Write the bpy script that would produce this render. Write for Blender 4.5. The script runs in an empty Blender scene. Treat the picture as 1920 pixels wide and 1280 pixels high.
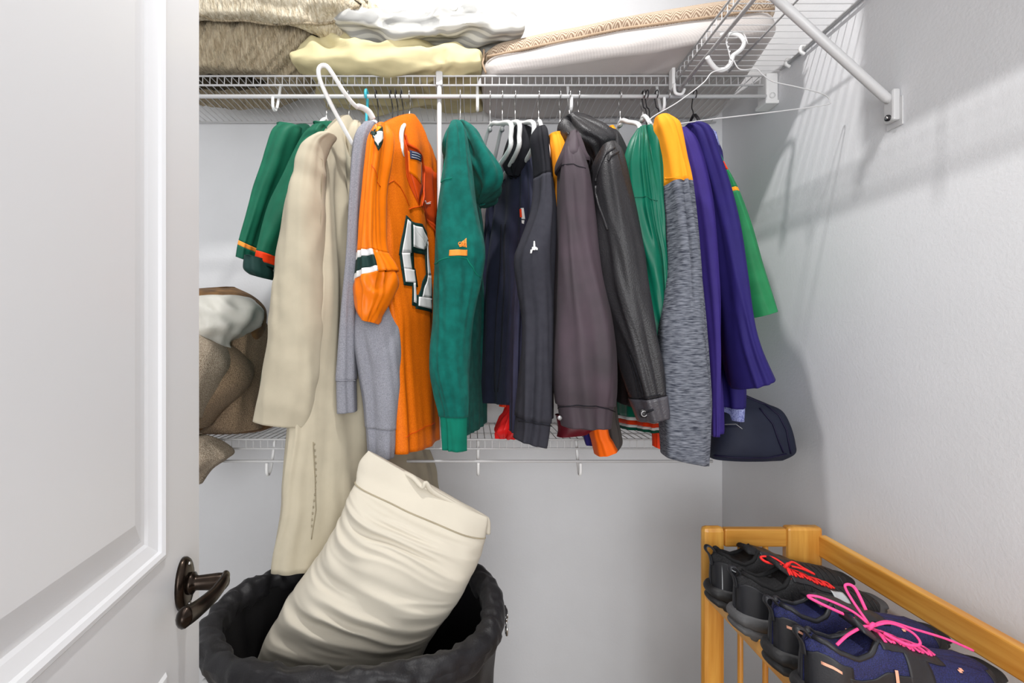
import bpy, bmesh, math, random
from mathutils import Vector, noise
random.seed(7)
D = bpy.data
SC = bpy.context.scene
COL = SC.collection
CX, CY, F, ZC = 885.0, 640.0, 914.0, 1.35       # lens data measured from the photograph; camera height in metres

# ------------------------------------------------------------------ camera, light, exposure
cam = D.cameras.new('camera'); cam.sensor_width = 36; cam.lens = F / 1920 * 36
cam.shift_x = (960 - CX) / 1920; cam.clip_start = 0.02
co = D.objects.new('camera', cam); co.location = (0, 0, ZC); co.rotation_euler = (math.pi / 2, 0, 0)
COL.objects.link(co); SC.camera = co
w = D.worlds.new('world'); w.use_nodes = True; SC.world = w
w.node_tree.nodes['Background'].inputs[0].default_value = (1.0, 0.985, 0.97, 1)
w.node_tree.nodes['Background'].inputs[1].default_value = 0.98
def lamp(name, kind, loc, power, col, size, rot=(0, 0, 0)):
    l = D.lights.new(name, kind); l.energy = power; l.color = col
    if kind == 'AREA': l.shape = 'DISK'; l.size = size
    else: l.shadow_soft_size = size
    o = D.objects.new(name, l); o.location = loc; o.rotation_euler = rot; COL.objects.link(o); return o
lamp('ceiling_lamp', 'AREA', (-0.03, .83, ZC + 1.55), 19, (1.0, 0.98, 0.96), 0.075)
lamp('front_fill_light', 'AREA', (0.15, -1.9, 1.35), 55, (0.98, 0.99, 1.0), 1.8, (math.pi / 2, 0, 0))  # soft fill added behind the camera to brighten the back wall; no visible source
SC.view_settings.view_transform = 'Standard'; SC.view_settings.look = 'None'
SC.view_settings.exposure = 0.0; SC.view_settings.gamma = 1.0; SC.view_settings.use_curve_mapping = False

# ------------------------------------------------------------------ helpers
def P(px, py, Y):
    return Vector(((px - CX) / F * Y, Y, ZC + (CY - py) / F * Y))
def lin(c):
    return tuple((v / 255 / 12.92 if v / 255 <= .04045 else ((v / 255 + .055) / 1.055) ** 2.4) for v in c)
def lerp(a, b, t): return a + (b - a) * t
def mat(name, rgb, rough=.8, metal=0, kind=None, amt=.1, sc=60, bump=.1, bsc=400, rgb2=None, sheen=0, stretch=(1, 1, 1), coat=0, det=3, bd=.002, spec=.5):
    m = D.materials.new(name); m.use_nodes = True; nt = m.node_tree; N = nt.nodes; L = nt.links
    b = N['Principled BSDF']; c = lin(rgb)
    b.inputs['Base Color'].default_value = (*c, 1); b.inputs['Roughness'].default_value = rough
    b.inputs['Metallic'].default_value = metal; b.inputs['Sheen Weight'].default_value = sheen
    b.inputs['Coat Weight'].default_value = coat; b.inputs['Specular IOR Level'].default_value = spec
    tc = N.new('ShaderNodeTexCoord'); mp = N.new('ShaderNodeMapping'); mp.inputs['Scale'].default_value = stretch
    L.new(tc.outputs['Object'], mp.inputs['Vector'])
    if amt or rgb2:
        if kind in ('wave', 'herring'):
            t = N.new('ShaderNodeTexWave'); t.inputs['Scale'].default_value = sc; t.inputs['Distortion'].default_value = 0.6
            t.bands_direction = 'DIAGONAL'; fac = t.outputs['Fac']
            if kind == 'herring':      # zigzag: mirror the coordinate in narrow bands
                sep = N.new('ShaderNodeSeparateXYZ'); L.new(tc.outputs['Object'], sep.inputs[0])
                pp = N.new('ShaderNodeMath'); pp.operation = 'PINGPONG'; pp.inputs[1].default_value = .012
                L.new(sep.outputs['X'], pp.inputs[0])
                ad = N.new('ShaderNodeMath'); ad.operation = 'ADD'; L.new(sep.outputs['Z'], ad.inputs[0]); L.new(sep.outputs['Y'], ad.inputs[1])
                cb = N.new('ShaderNodeCombineXYZ'); L.new(pp.outputs[0], cb.inputs[0]); L.new(ad.outputs[0], cb.inputs[1])
                L.new(cb.outputs[0], t.inputs['Vector'])
            else: L.new(mp.outputs[0], t.inputs['Vector'])
        elif kind == 'vor':
            t = N.new('ShaderNodeTexVoronoi'); t.inputs['Scale'].default_value = sc; fac = t.outputs['Distance']; L.new(mp.outputs[0], t.inputs['Vector'])
        else:
            t = N.new('ShaderNodeTexNoise'); t.inputs['Scale'].default_value = sc; t.inputs['Detail'].default_value = det; fac = t.outputs['Fac']
            L.new(mp.outputs[0], t.inputs['Vector'])
        r = N.new('ShaderNodeValToRGB'); e = r.color_ramp.elements
        e[0].position = .32; e[1].position = .68
        c2 = lin(rgb2) if rgb2 else tuple(v * (1 - amt) for v in c)
        c1 = c if rgb2 else tuple(min(1, v * (1 + amt)) for v in c)
        e[0].color = (*c2, 1); e[1].color = (*c1, 1)
        L.new(fac, r.inputs[0]); L.new(r.outputs[0], b.inputs['Base Color'])
    if bump:
        n = N.new('ShaderNodeTexNoise' if kind != 'grain' else 'ShaderNodeTexVoronoi'); n.inputs['Scale'].default_value = bsc
        L.new(mp.outputs[0], n.inputs['Vector'])
        bp = N.new('ShaderNodeBump'); bp.inputs['Strength'].default_value = bump; bp.inputs['Distance'].default_value = bd
        L.new(n.outputs[0], bp.inputs['Height']); L.new(bp.outputs[0], b.inputs['Normal'])
    return m

def wood(name, st):
    m = mat(name, (230, 172, 80), .42, rgb2=(196, 128, 42), sc=1.3, stretch=st, bump=.05, bsc=6, coat=.15, det=6)
    return m

class MB:
    def __init__(s): s.v = []; s.f = []
    def add(s, vs, fs):
        o = len(s.v); s.v += [Vector(v) for v in vs]; s.f += [tuple(i + o for i in f) for f in fs]; return s
    def box(s, a, b):
        (x0, y0, z0), (x1, y1, z1) = a, b
        return s.add([(x0, y0, z0), (x1, y0, z0), (x1, y1, z0), (x0, y1, z0), (x0, y0, z1), (x1, y0, z1), (x1, y1, z1), (x0, y1, z1)],
                     [(0, 3, 2, 1), (4, 5, 6, 7), (0, 1, 5, 4), (1, 2, 6, 5), (2, 3, 7, 6), (3, 0, 4, 7)])
    def rings(s, R, closed=True, caps=True):
        n = len(R[0]); vs = [p for r in R for p in r]; fs = []
        for i in range(len(R) - 1):
            for j in range(n if closed else n - 1):
                k = (j + 1) % n
                fs.append((i * n + j, i * n + k, (i + 1) * n + k, (i + 1) * n + j))
        if caps: fs.append(tuple(range(n - 1, -1, -1))); fs.append(tuple((len(R) - 1) * n + j for j in range(n)))
        return s.add(vs, fs)
    def tube(s, pts, r, seg=8, flat=1.0, closed=False, up=None):
        pts = [Vector(p) for p in pts]; R = []; n = len(pts); nrm = None
        for i, p in enumerate(pts):
            a = pts[i - 1] if (i or closed) else p; b = pts[(i + 1) % n] if (i < n - 1 or closed) else p
            t = (b - a).normalized()
            if nrm is None:
                u = Vector(up) if up else (Vector((0, 0, 1)) if abs(t.z) < .9 else Vector((1, 0, 0)))
                nrm = (u - t * u.dot(t)).normalized()
            else:
                nn = nrm - t * nrm.dot(t)
                if nn.length > 1e-5: nrm = nn.normalized()
            bi = t.cross(nrm); rr = r[i] if isinstance(r, (list, tuple)) else r
            R.append([p + nrm * (math.cos(2 * math.pi * k / seg) * rr * flat) + bi * (math.sin(2 * math.pi * k / seg) * rr) for k in range(seg)])
        if closed:
            R.append(R[0]); return s.rings(R, caps=False)
        return s.rings(R)
    def obj(s, name, m, parent=None, smooth=True, bevel=0, **tags):
        me = D.meshes.new(name)
        if parent is not None: org = parent_loc(parent)
        else:
            xs = [v.x for v in s.v]; ys = [v.y for v in s.v]; zs = [v.z for v in s.v]
            org = Vector(((min(xs) + max(xs)) / 2, (min(ys) + max(ys)) / 2, min(zs)))
        me.from_pydata([v - org for v in s.v], [], s.f); me.materials.append(m)
        bm = bmesh.new(); bm.from_mesh(me); bmesh.ops.recalc_face_normals(bm, faces=bm.faces); bm.to_mesh(me); bm.free()
        o = D.objects.new(name, me); COL.objects.link(o)
        if parent is not None: o.parent = parent
        else: o.location = org
        if smooth:
            for p in me.polygons: p.use_smooth = True
        if bevel:
            b = o.modifiers.new('bevel', 'BEVEL'); b.width = bevel; b.segments = 2; b.limit_method = 'ANGLE'
            for p in me.polygons: p.use_smooth = False
        for k, v in tags.items(): o[k] = v
        return o
def parent_loc(o):
    l = Vector(o.location)
    while o.parent: o = o.parent; l += Vector(o.location)
    return l
def thing(name, label, cat, loc=(0, 0, 0), group=None):
    o = D.objects.new(name, None); o.empty_display_size = .05; COL.objects.link(o); o.location = loc
    o['label'] = label; o['category'] = cat
    if group: o['group'] = group
    return o
def tag(o, label, cat, group=None):
    o['label'] = label; o['category'] = cat
    if group: o['group'] = group
    return o
def smooth_path(pts, n=8, closed=False):
    pts = [Vector(p) for p in pts]; out = []; m = len(pts)
    rng = m if closed else m - 1
    for i in range(rng):
        p0 = pts[(i - 1) % m] if (i or closed) else pts[0]; p1 = pts[i]; p2 = pts[(i + 1) % m]; p3 = pts[(i + 2) % m] if (i < m - 2 or closed) else pts[-1]
        for k in range(n):
            t = k / n
            out.append(.5 * ((2 * p1) + (p2 - p0) * t + (2 * p0 - 5 * p1 + 4 * p2 - p3) * t * t + (3 * p1 - p0 - 3 * p2 + p3) * t ** 3))
    if not closed: out.append(pts[-1])
    return out
def crom(a, b, c, d, t): return .5 * ((2 * b) + (c - a) * t + (2 * a - 5 * b + 4 * c - d) * t * t + (3 * b - a - 3 * c + d) * t ** 3)

def crumple(o, amp, f, seed=0, bias=.6):
    me = o.data; bm = bmesh.new(); bm.from_mesh(me); bm.normal_update()
    for v in bm.verts:
        p = Vector((v.co.x * f[0] + seed, v.co.y * f[1], v.co.z * f[2] + seed * .7)); q = noise.noise(p * .6 + Vector((9, 2, 4)))
        v.co += v.normal * amp * (ridge(p + Vector((q, q, q))) - bias + .4 * noise.noise(p * 2.3))
    bm.to_mesh(me); bm.free(); return o
def ridge(p):
    n = noise.noise(p); return 1 - 3.2 * (math.sqrt(n * n + .012) - .11)
class Surf:
    """cloth tube: rings between a left and a right edge, folds added along the ring normal"""
    def __init__(s, fold=.006, R=1.5, zf=2.0, wr=.0, wf=9, seed=0, p=2.3, env=.08, hang=0):
        s.fold, s.R, s.zf, s.wr, s.wf, s.seed, s.p, s.env, s.hang = fold, R, zf, wr, wf, seed, p, env, hang
        s.grid = None
    def pt(s, u, v, off=0):
        th = 2 * math.pi * u; c, q = math.cos(th), math.sin(th); e = 2 / s.p
        cc = math.copysign(abs(c) ** e, c); qq = math.copysign(abs(q) ** e, q)
        C, a, t, L = s.frame(cc, v)
        al = max(a.length, 1e-4); ah = a / al; bh = Vector((ah.y, -ah.x, 0))
        if bh.length < 1e-4: bh = Vector((0, -1, 0))
        bh.normalize()
        base = C + bh * (t * qq) if s.lat else C + a * cc + bh * (t * qq)
        n = ah * (c / al) + bh * (q / max(t, 1e-3)); n.normalize()
        z = base.z; sd = s.seed * 7.31
        d = 0
        if s.fold:
            d += s.fold * .9 * (ridge(Vector((c * s.R + sd + z * 1.1, q * s.R * .6, z * s.zf + sd))) - .9)
            d += s.fold * 1.5 * (noise.noise(Vector((c * s.R * .55 + sd - z * .8, q + 5, z * s.zf * .7 + sd * 2))) - .25)
            d += s.fold * .35 * noise.noise(Vector((c * s.R * 2.1 + sd + z, q * s.R + 3, z * s.zf * 2 + sd)))
        if s.wr:
            d += s.wr * ridge(Vector((c * 1.3 + sd, q * 1.1, z * s.wf + c * 1.5 + sd))) 
            d += s.wr * .5 * noise.noise(Vector((c * 2.5, q * 2.2 + sd, z * s.wf * 2.2)))
        d *= min(1, v / (s.env * s.vmax) + .15) if s.env else 1
        return base + n * (d + off)
    def fpt(s, l, v, off=0):
        l = max(-.9999, min(.9999, l)); cc = math.copysign(abs(l) ** (s.p / 2), l)
        return s.pt(math.acos(cc) / (2 * math.pi), v, off)
    def proj(s, l, v):
        f, w, s.fold, s.wr = s.fold, s.wr, 0, 0
        p = s.fpt(l, v); s.fold, s.wr = f, w
        return (CX + p.x / p.y * F, CY - (p.z - ZC) / p.y * F)
    def at(s, px, py, off=0):
        if s.grid is None:
            s.grid = []
            for i in range(33):
                for j in range(61):
                    l = -1 + 2 * i / 32; v = s.vmax * j / 60; x, y = s.proj(l, v); s.grid.append((x, y, l, v))
        g = min(s.grid, key=lambda g: (g[0] - px) ** 2 + (g[1] - py) ** 2); l, v = g[2], g[3]
        for _ in range(5):
            x, y = s.proj(l, v); dl, dv = .01, .004 * s.vmax
            x1, y1 = s.proj(l + (dl if l < .98 else -dl), v); x2, y2 = s.proj(l, min(v + dv, s.vmax))
            sl = 1 if l < .98 else -1
            a, b, c, d = (x1 - x) / dl * sl, (x2 - x) / dv, (y1 - y) / dl * sl, (y2 - y) / dv
            det = a * d - b * c
            if abs(det) < 1e-6: break
            ex, ey = px - x, py - y
            sl_ = (d * ex - b * ey) / det; sv_ = (a * ey - c * ex) / det
            l = max(-.98, min(.98, l + max(-.15, min(.15, sl_)))); v = max(0, min(s.vmax, v + max(-.1 * s.vmax, min(.1 * s.vmax, sv_))))
        return s.fpt(l, v, off)
    def vy(s, py, l=0):
        lo, hi = 0, s.vmax
        for _ in range(30):
            m = (lo + hi) / 2
            if s.proj(l, m)[1] < py: lo = m
            else: hi = m
        return lo
    def patch(s, name, m, parent=None, v0=0, v1=None, u0=0, u1=1, nu=64, nv=None, off=0, th=.0022, cap=True, hem=None):
        v1 = s.vmax if v1 is None else v1
        nv = nv or max(3, int(90 * (v1 - v0) / s.vmax)); full = abs(u1 - u0 - 1) < 1e-6
        R = []
        for i in range(nv + 1):
            v = lerp(v0, v1, i / nv)
            R.append([s.pt(lerp(u0, u1, k / nu), v, off) for k in range(nu if full else nu + 1)])
        b = MB(); b.rings(R, closed=full, caps=False)
        if cap and v0 == 0 and full:
            b.f.append(tuple(range(nu)))
        o = b.obj(name, m, parent)
        if th:
            sm = o.modifiers.new('s', 'SOLIDIFY'); sm.thickness = th; sm.offset = -1
        return o
    def quads(s, name, m, parent, qs, off=.0015, n=8, th=.0012):
        b = MB()
        for q in qs:
            R = []
            for i in range(n + 1):
                r = []
                for j in range(n + 1):
                    a, c = i / n, j / n
                    x = lerp(lerp(q[0][0], q[1][0], a), lerp(q[3][0], q[2][0], a), c); y = lerp(lerp(q[0][1], q[1][1], a), lerp(q[3][1], q[2][1], a), c)
                    r.append(s.at(x, y, off))
                R.append(r)
            b.rings(R, closed=False, caps=False)
        o = b.obj(name, m, parent)
        sm = o.modifiers.new('s', 'SOLIDIFY'); sm.thickness = th; sm.offset = 0
        return o
    def seam(s, name, m, parent, pts, r=.0012, off=.0004, n=6):
        pp = []
        for i in range(len(pts) - 1):
            for k in range(n): pp.append((lerp(pts[i][0], pts[i + 1][0], k / n), lerp(pts[i][1], pts[i + 1][1], k / n)))
        pp.append(pts[-1])
        return MB().tube([s.at(x, y, off) for x, y in pp], r, 6).obj(name, m, parent)

class Sleeve(Surf):
    """rows of (xl, yl, xr, yr, t) in photo measurements at depth Yl, Yr (metres)"""
    def __init__(s, rows, Yl, Yr=None, **k):
        super().__init__(**k); Yr = Yr or Yl; s.rows = []; s.lat = False
        for r in rows:
            a, b = (r[5], r[6]) if len(r) > 5 else (Yl, Yr)
            A_, B_ = P(r[0], r[1], a), P(r[2], r[3], b); fr = .85 * r[4]      # heights are those of the near side of the ring
            A_.z = ZC + (CY - r[1]) / F * (a - fr); B_.z = ZC + (CY - r[3]) / F * (b - fr)
            s.rows.append((A_, B_, r[4]))
        s.vmax = len(rows) - 1
    def frame(s, l, v):
        v = max(0, min(s.vmax - 1e-6, v)); i = int(v); t = v - i; n = len(s.rows) - 1
        g = [s.rows[max(0, i - 1)], s.rows[i], s.rows[min(n, i + 1)], s.rows[min(n, i + 2)]]
        A = crom(*[r[0] for r in g], t); B = crom(*[r[1] for r in g], t); T = max(.002, crom(*[r[2] for r in g], t))
        return (A + B) / 2, (B - A) / 2, T, 0
class Body(Surf):
    """garment body on a hanger: flattened tube from shoulder line to hem; keys = (v, pxL, pxR)"""
    def __init__(s, keys, YL, YR, zn, drop, zh, T=.045, Tb=None, **k):
        k.setdefault('R', 4.5); k.setdefault('env', .2)
        super().__init__(**k); s.keys = keys; s.YL, s.YR = YL, YR; s.zn, s.dropp, s.zh, s.T, s.Tb = zn, drop, zh, T, Tb or T; s.lat = True; s.vmax = 1
    def frame(s, l, v):
        ks = s.keys; i = 0
        while i < len(ks) - 2 and v > ks[i + 1][0]: i += 1
        t = (v - ks[i][0]) / (ks[i + 1][0] - ks[i][0]); t = max(0, min(1, t)); t = t * t * (3 - 2 * t) if len(ks) > 2 else t
        px_ = lerp(ks[i][1], ks[i + 1][1], t); xl = (px_ - CX) / F * (s.YL if not isinstance(s.YL, tuple) else 1); xr = (lerp(ks[i][2], ks[i + 1][2], t) - CX) / F * s.YR
        yl = s.YL if not isinstance(s.YL, tuple) else lerp(s.YL[0], s.YL[1], v)
        xl = xl if not isinstance(s.YL, tuple) else (px_ - CX) / F * yl
        A = Vector((xl, yl, 0)); B = Vector((xr, s.YR, 0)); a = (B - A) / 2
        sh = math.sqrt(min(1, v / .1 + .02)); wide = lerp(.93, 1, min(1, v / .12))
        C = (A + B) / 2 + a * (l * wide)
        zt = s.zn - s.dropp * abs(l) ** 1.25; zb = s.zh if not isinstance(s.zh, tuple) else lerp(s.zh[0], s.zh[1], (l + 1) / 2)
        C.z = ZC + lerp(zt, zb, v)
        return C, a, lerp(s.T, s.Tb, v) * sh, 0
# ------------------------------------------------------------------ room
WX, BY = 0.893, 1.74
M_wall = mat('wall_paint', (221, 222, 225), .9, amt=.015, sc=8, bump=.22, bsc=170)
M_ceil = mat('ceiling_paint', (232, 232, 230), .95, amt=.01, bump=.3, bsc=90)
M_floor = mat('carpet', (150, 138, 122), 1, amt=.15, sc=200, bump=.6, bsc=500)
M_trim = mat('trim_paint', (235, 235, 236), .4, amt=0, bump=0)
M_door = mat('door_paint', (226, 227, 230), .38, amt=.006, sc=3, bump=.02, bsc=30)
M_wire = mat('white_wire', (206, 206, 207), .35, amt=0, bump=0)
M_white = mat('white_plastic', (238, 238, 238), .35, amt=0, bump=0)
M_grey = mat('grey_steel', (170, 170, 172), .35, metal=.4, amt=0, bump=0)
M_dark = mat('dark_plastic', (28, 26, 30), .5, amt=0, bump=0)
M_chrome = mat('chrome', (200, 200, 200), .22, metal=1, amt=0, bump=0)
LX = -1.25
def struct(name, a, b, m, **k):
    return MB().box(a, b).obj(name, m, None, smooth=False, kind='structure', **k)
struct('wall_back', (LX - .1, BY, 0), (WX + .1, BY + .1, 3.05), M_wall)
struct('wall_right', (WX, -1.2, 0), (WX + .1, BY, 3.05), M_wall)
struct('wall_left', (LX - .1, .1, 0), (LX, BY, 3.05), M_wall)
struct('floor', (LX - .1, -1.2, -.05), (WX + .1, BY + .1, 0), M_floor)
struct('ceiling', (LX - .1, -.2, 3.0), (WX + .1, BY + .1, 3.1), M_ceil)
struct('baseboard_back', (LX, BY - .014, 0), (WX, BY, .09), M_trim)
struct('baseboard_right', (WX - .014, -1.2, 0), (WX, BY, .09), M_trim)

# ------------------------------------------------------------------ door (open, seen almost along its face)
dT = Vector((.15, -1, 0)).normalized(); dN = Vector((1, .15, 0)).normalized()
DO = Vector((-.448, .8, 0))
def dp(t, n, z): return DO + dT * t + dN * n + Vector((0, 0, z))
door = D.objects.new('door_1', None); COL.objects.link(door); door.location = DO; door['kind'] = 'structure'
door['label'] = 'white panelled closet door standing open at the left'
PAN = [(.115, .60, 1.045, 1.93), (.115, .60, .20, .885)]
b = MB()
def slab(b, t0, t1, z0, z1, n0=-.035, n1=0.0):
    vs = [dp(t0, n0, z0), dp(t1, n0, z0), dp(t1, n1, z0), dp(t0, n1, z0), dp(t0, n0, z1), dp(t1, n0, z1), dp(t1, n1, z1), dp(t0, n1, z1)]
    b.add(vs, [(0, 3, 2, 1), (4, 5, 6, 7), (0, 1, 5, 4), (1, 2, 6, 5), (2, 3, 7, 6), (3, 0, 4, 7)])
slab(b, 0, .115, .01, 2.04); slab(b, .60, .715, .01, 2.04)
slab(b, .115, .60, .01, .20); slab(b, .115, .60, .885, 1.045); slab(b, .115, .60, 1.93, 2.04)
b.obj('door_frame', M_door, door, smooth=False)
def framering(prof, t0, t1, z0, z1, name):
    b = MB(); R = []
    for d, n in prof:
        R.append([dp(t0 + d, n, z0 + d), dp(t1 - d, n, z0 + d), dp(t1 - d, n, z1 - d), dp(t0 + d, n, z1 - d)])
    b.rings(R, caps=False)
    return b, R[-1]
for (t0, t1, z0, z1) in PAN:
    b, _ = framering([(0, 0), (.004, .0035), (.009, .004), (.014, .001), (.016, -.003), (.030, -.009), (.034, -.012), (.040, -.0125)], t0, t1, z0, z1, 'm')
    o = b.obj('panel_moulding', M_door, door, smooth=False)
    b, last = framering([(.040, -.0125), (.044, -.012), (.072, -.004), (.074, -.0035)], t0, t1, z0, z1, 'p')
    b.add(last, [(0, 1, 2, 3)]); b.obj('door_panel', M_door, door, smooth=False)
# lever handle
M_br = mat('aged_bronze', (62, 52, 44), .25, metal=.85, rgb2=(38, 30, 26), sc=30, bump=.03, bsc=60)
zh = ZC - .367
def oval(n, rt, rz, t=.062, z=zh, k=28): return [dp(t + rt * math.cos(2 * math.pi * i / k), n, z + rz * math.sin(2 * math.pi * i / k)) for i in range(k)]
lev = MB(); lev.rings([oval(0, .027, .040), oval(.004, .027, .040), oval(.008, .024, .037), oval(.010, .020, .032), oval(.011, .012, .02)]).obj('handle_rose', M_br, door)
b = MB(); b.rings([oval(.010, .016, .016), oval(.016, .016, .016), oval(.018, .012, .012), oval(.022, .0105, .0105), oval(.05, .0115, .0125), oval(.062, .011, .012), oval(.066, .006, .007)])
b.obj('handle_neck', M_br, door)
path = smooth_path([dp(.056, .060, zh + .006), dp(.075, .062, zh + .004), dp(.10, .056, zh - .003), dp(.13, .046, zh - .006), dp(.155, .041, zh - .002), dp(.168, .042, zh + .001)], 6)
n = len(path); rad = [lerp(.006, .0105, min(1, i / (n * .75))) * (1 if i < n - 5 else (n - i) / 6 * .9 + .1) for i in range(n)]
MB().tube(path, rad, 14, flat=1.35).obj('lever', M_br, door)
for zz in (.03, -.03):
    MB().tube([dp(.062, .008, zh + zz), dp(.062, .0115, zh + zz)], .003, 10).obj('screw', M_chrome, door)

# ------------------------------------------------------------------ wire shelves
PITCH = .0213; WR = .0016
def deck_mesh(kind, depth):
    """one deck wire running back from the lip and bending down over it"""
    if kind == 'y': pts = [(0, 0, -.026), (0, 0, -.004), (0, .003, 0), (0, depth, 0)]
    else: pts = [(0, 0, -.026), (0, 0, -.004), (.003, 0, 0), (depth, 0, 0)]
    o = MB().tube(pts, WR * .8, 6)
    me = D.meshes.new('deck_wire'); me.from_pydata(o.v, [], o.f); me.materials.append(M_wire); return me
def shelf_x(label, z, x0, x1, yf, yb, group):
    t = thing('wire_shelf', label, 'shelf', (0, yf, z), group)
    me = deck_mesh('y', yb - yf); n = int((x1 - x0) / PITCH)
    for i in range(n + 1):
        o = D.objects.new('deck_wire', me); COL.objects.link(o); o.parent = t; o.location = (x0 + i * PITCH, 0, 0)
    for (y, zz, r, nm) in ((yf, z + .001, .0028, 'front_rail'), (yf, z - .026, .003, 'lip_rail'), (yf + .115, z - .004, .0026, 'support_rail'),
                           (yb - .012, z - .004, .003, 'back_rail')):
        MB().tube([(x0, y, zz), (x1, y, zz)], r, 8).obj(nm, M_wire, t)
    return t
ZS, YF = ZC + .78, 1.435
top = shelf_x('long white wire shelf high on the back wall, loaded with bedding', ZS, LX + .01, WX - .03, YF, BY - .003, None)
low = shelf_x('lower white wire shelf on the back wall behind the garment hems', ZC - .289, LX + .01, WX - .22, YF, BY - .003, None)
# hanging rods under the lips, each with its J brackets
def rod(name, label, pts, r, zlip, xs, axis='x', big=.0):
    t = thing(name, label, 'rod', pts[0])
    MB().tube(pts, r, 12).obj('rod_bar', M_wire, t)
    for x in xs:
        if axis == 'x':
            y, zr = pts[0][1], pts[0][2]
            p = smooth_path([(x, y + .055, zlip - .004), (x, y + .03, zr - .012 - big), (x, y + .012, zr - .036 - big), (x, y - .003, zr - .030 - big), (x, y - .004, zr - .004)], 6)
        else:
            xx, zr = pts[0][0], pts[0][2]
            p = smooth_path([(xx + .055, x, zlip - .004), (xx + .03, x, zr - .012), (xx + .012, x, zr - .036), (xx - .003, x, zr - .03), (xx - .004, x, zr - .004)], 6)
        MB().tube(p, .0032, 8, flat=1.4).obj('rod_bracket', M_white, t)
    return t
rod('hanging_rod', 'white hanging rod under the upper back shelf, carrying all the clothes', [(LX + .01, YF - .012, ZC + .715), (WX - .035, YF - .012, ZC + .715)], .0055, ZS, [-.58, .016, .29, .56])
rod('hanging_rod', 'bare thin white rod under the lower shelf', [(LX + .01, YF - .03, ZC - .345), (WX - .20, YF - .03, ZC - .345)], .0042, ZC - .289, [-.59, .018, .312], big=.004)
# end bracket on the right wall
t = thing('shelf_end_bracket', 'boxy white end bracket holding the upper shelf and rod to the right wall', 'bracket', (WX - .03, YF, ZS - .08))
MB().box((WX - .036, YF - .016, ZS - .082), (WX - .001, YF + .03, ZS + .003)).obj('bracket_shell', M_white, t, bevel=.004)
MB().box((WX - .040, YF - .02, ZS - .088), (WX - .0005, YF + .034, ZS - .078)).obj('bracket_foot', M_white, t, bevel=.002)
MB().tube([(WX - .02, YF - .016, ZS - .065), (WX - .02, YF - .021, ZS - .065)], .008, 14).obj('rod_cap', M_white, t)
# side shelf along the right wall
SX = WX - .303; SY0, SY1 = .15, 1.405
side = thing('wire_shelf', 'white wire side shelf running along the right wall, seen from below', 'shelf', (SX, SY0, ZS))
me = deck_mesh('x', WX - .004 - SX); n = int((SY1 - SY0) / .0254)
for i in range(n + 1):
    o = D.objects.new('deck_wire', me); COL.objects.link(o); o.parent = side; o.location = (0, SY1 - SY0 - i * .0254, 0)
for (x, zz, r, nm) in ((SX, ZS + .001, .0028, 'front_rail'), (SX, ZS - .026, .003, 'lip_rail'), (SX + .15, ZS - .004, .0026, 'support_rail'), (WX - .012, ZS - .004, .0038, 'wall_rail'), (WX - .004, ZS + .003, .0032, 'back_rail')):
    MB().tube([(x, SY0, zz), (x, SY1 if nm != 'wall_rail' else SY1 - .04, zz)], r, 8).obj(nm, M_wire, side)
rod('hanging_rod', 'white rod under the side shelf, carrying the empty wire hanger', [(SX + .005, SY0, ZC + .722), (SX + .005, SY1 + .02, ZC + .722)], .005, ZS, [.55, .9], 'y')
# corner clip joining side shelf to back shelf
t = thing('shelf_corner_clip', 'white plastic clip joining the side shelf to the long upper shelf', 'clip', (SX - .01, 1.41, ZS - .06))
MB().box((SX - .014, 1.402, ZS - .05), (SX - .004, 1.428, ZS + .012)).obj('clip_plate', M_white, t, bevel=.003)
MB().tube(smooth_path([(SX - .009, 1.40, ZS - .04), (SX - .006, 1.40, ZS - .066), (SX + .012, 1.40, ZS - .07), (SX + .02, 1.40, ZS - .055)], 5), .0045, 8).obj('clip_hook', M_white, t)
for k, y in enumerate((1.36, 1.30)):
    tg = MB().tube(smooth_path([(WX - .003, y, ZS + .004), (WX - .014, y, ZS + .006), (WX - .018, y, ZS - .006), (WX - .006, y, ZS - .014)], 4), .0045, 8).obj('wall_clip', M_white)
    tag(tg, ['small white wall clip nearest the shelf corner', 'small white wall clip holding the side shelf rail, further from the corner'][k], 'clip')
# diagonal brace
t = thing('shelf_brace', 'white diagonal brace from the side shelf down to a screwed wall plate', 'brace', (WX - .004, 1.027, ZC + .47))
a = Vector((WX - .012, 1.027, ZC + .505)); c = Vector((SX, 1.027, ZS - .012))
MB().tube([a, a.lerp(c, .03), a.lerp(c, .97), c], [.006, .0095, .0095, .006], 12).obj('brace_tube', M_wire, t)
MB().box((WX - .016, 1.014, ZC + .462), (WX - .0005, 1.041, ZC + .528)).obj('foot_block', M_wire, t, bevel=.004)
MB().box((WX - .003, 1.008, ZC + .450), (WX, 1.047, ZC + .510)).obj('wall_plate', M_wire, t, bevel=.001)
MB().tube([(WX - .002, 1.026, ZC + .470), (WX - .020, 1.026, ZC + .470)], .0062, 12).obj('screw', M_dark, t)
MB().tube([(WX - .019, 1.026, ZC + .470), (WX - .0215, 1.026, ZC + .470)], .0035, 10).obj('screw_head', M_chrome, t)
MB().tube([c + Vector((-.006, 0, -.012)), c + Vector((-.004, 0, .016))], .008, 10).obj('top_clip', M_wire, t)
# support pole
t = thing('support_pole', 'thin white upright pole between the two long shelves, behind the teal hoodie', 'pole', (-.096, YF - .006, ZC - .289))
MB().tube([(-.096, YF + .002, ZC - .289), (-.096, YF - .002, ZC + .80)], .0068, 12).obj('pole_tube', M_wire, t)
MB().box((-.106, YF - .011, ZS - .03), (-.086, YF + .01, ZS + .012)).obj('pole_clip', M_wire, t, bevel=.003)
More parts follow.
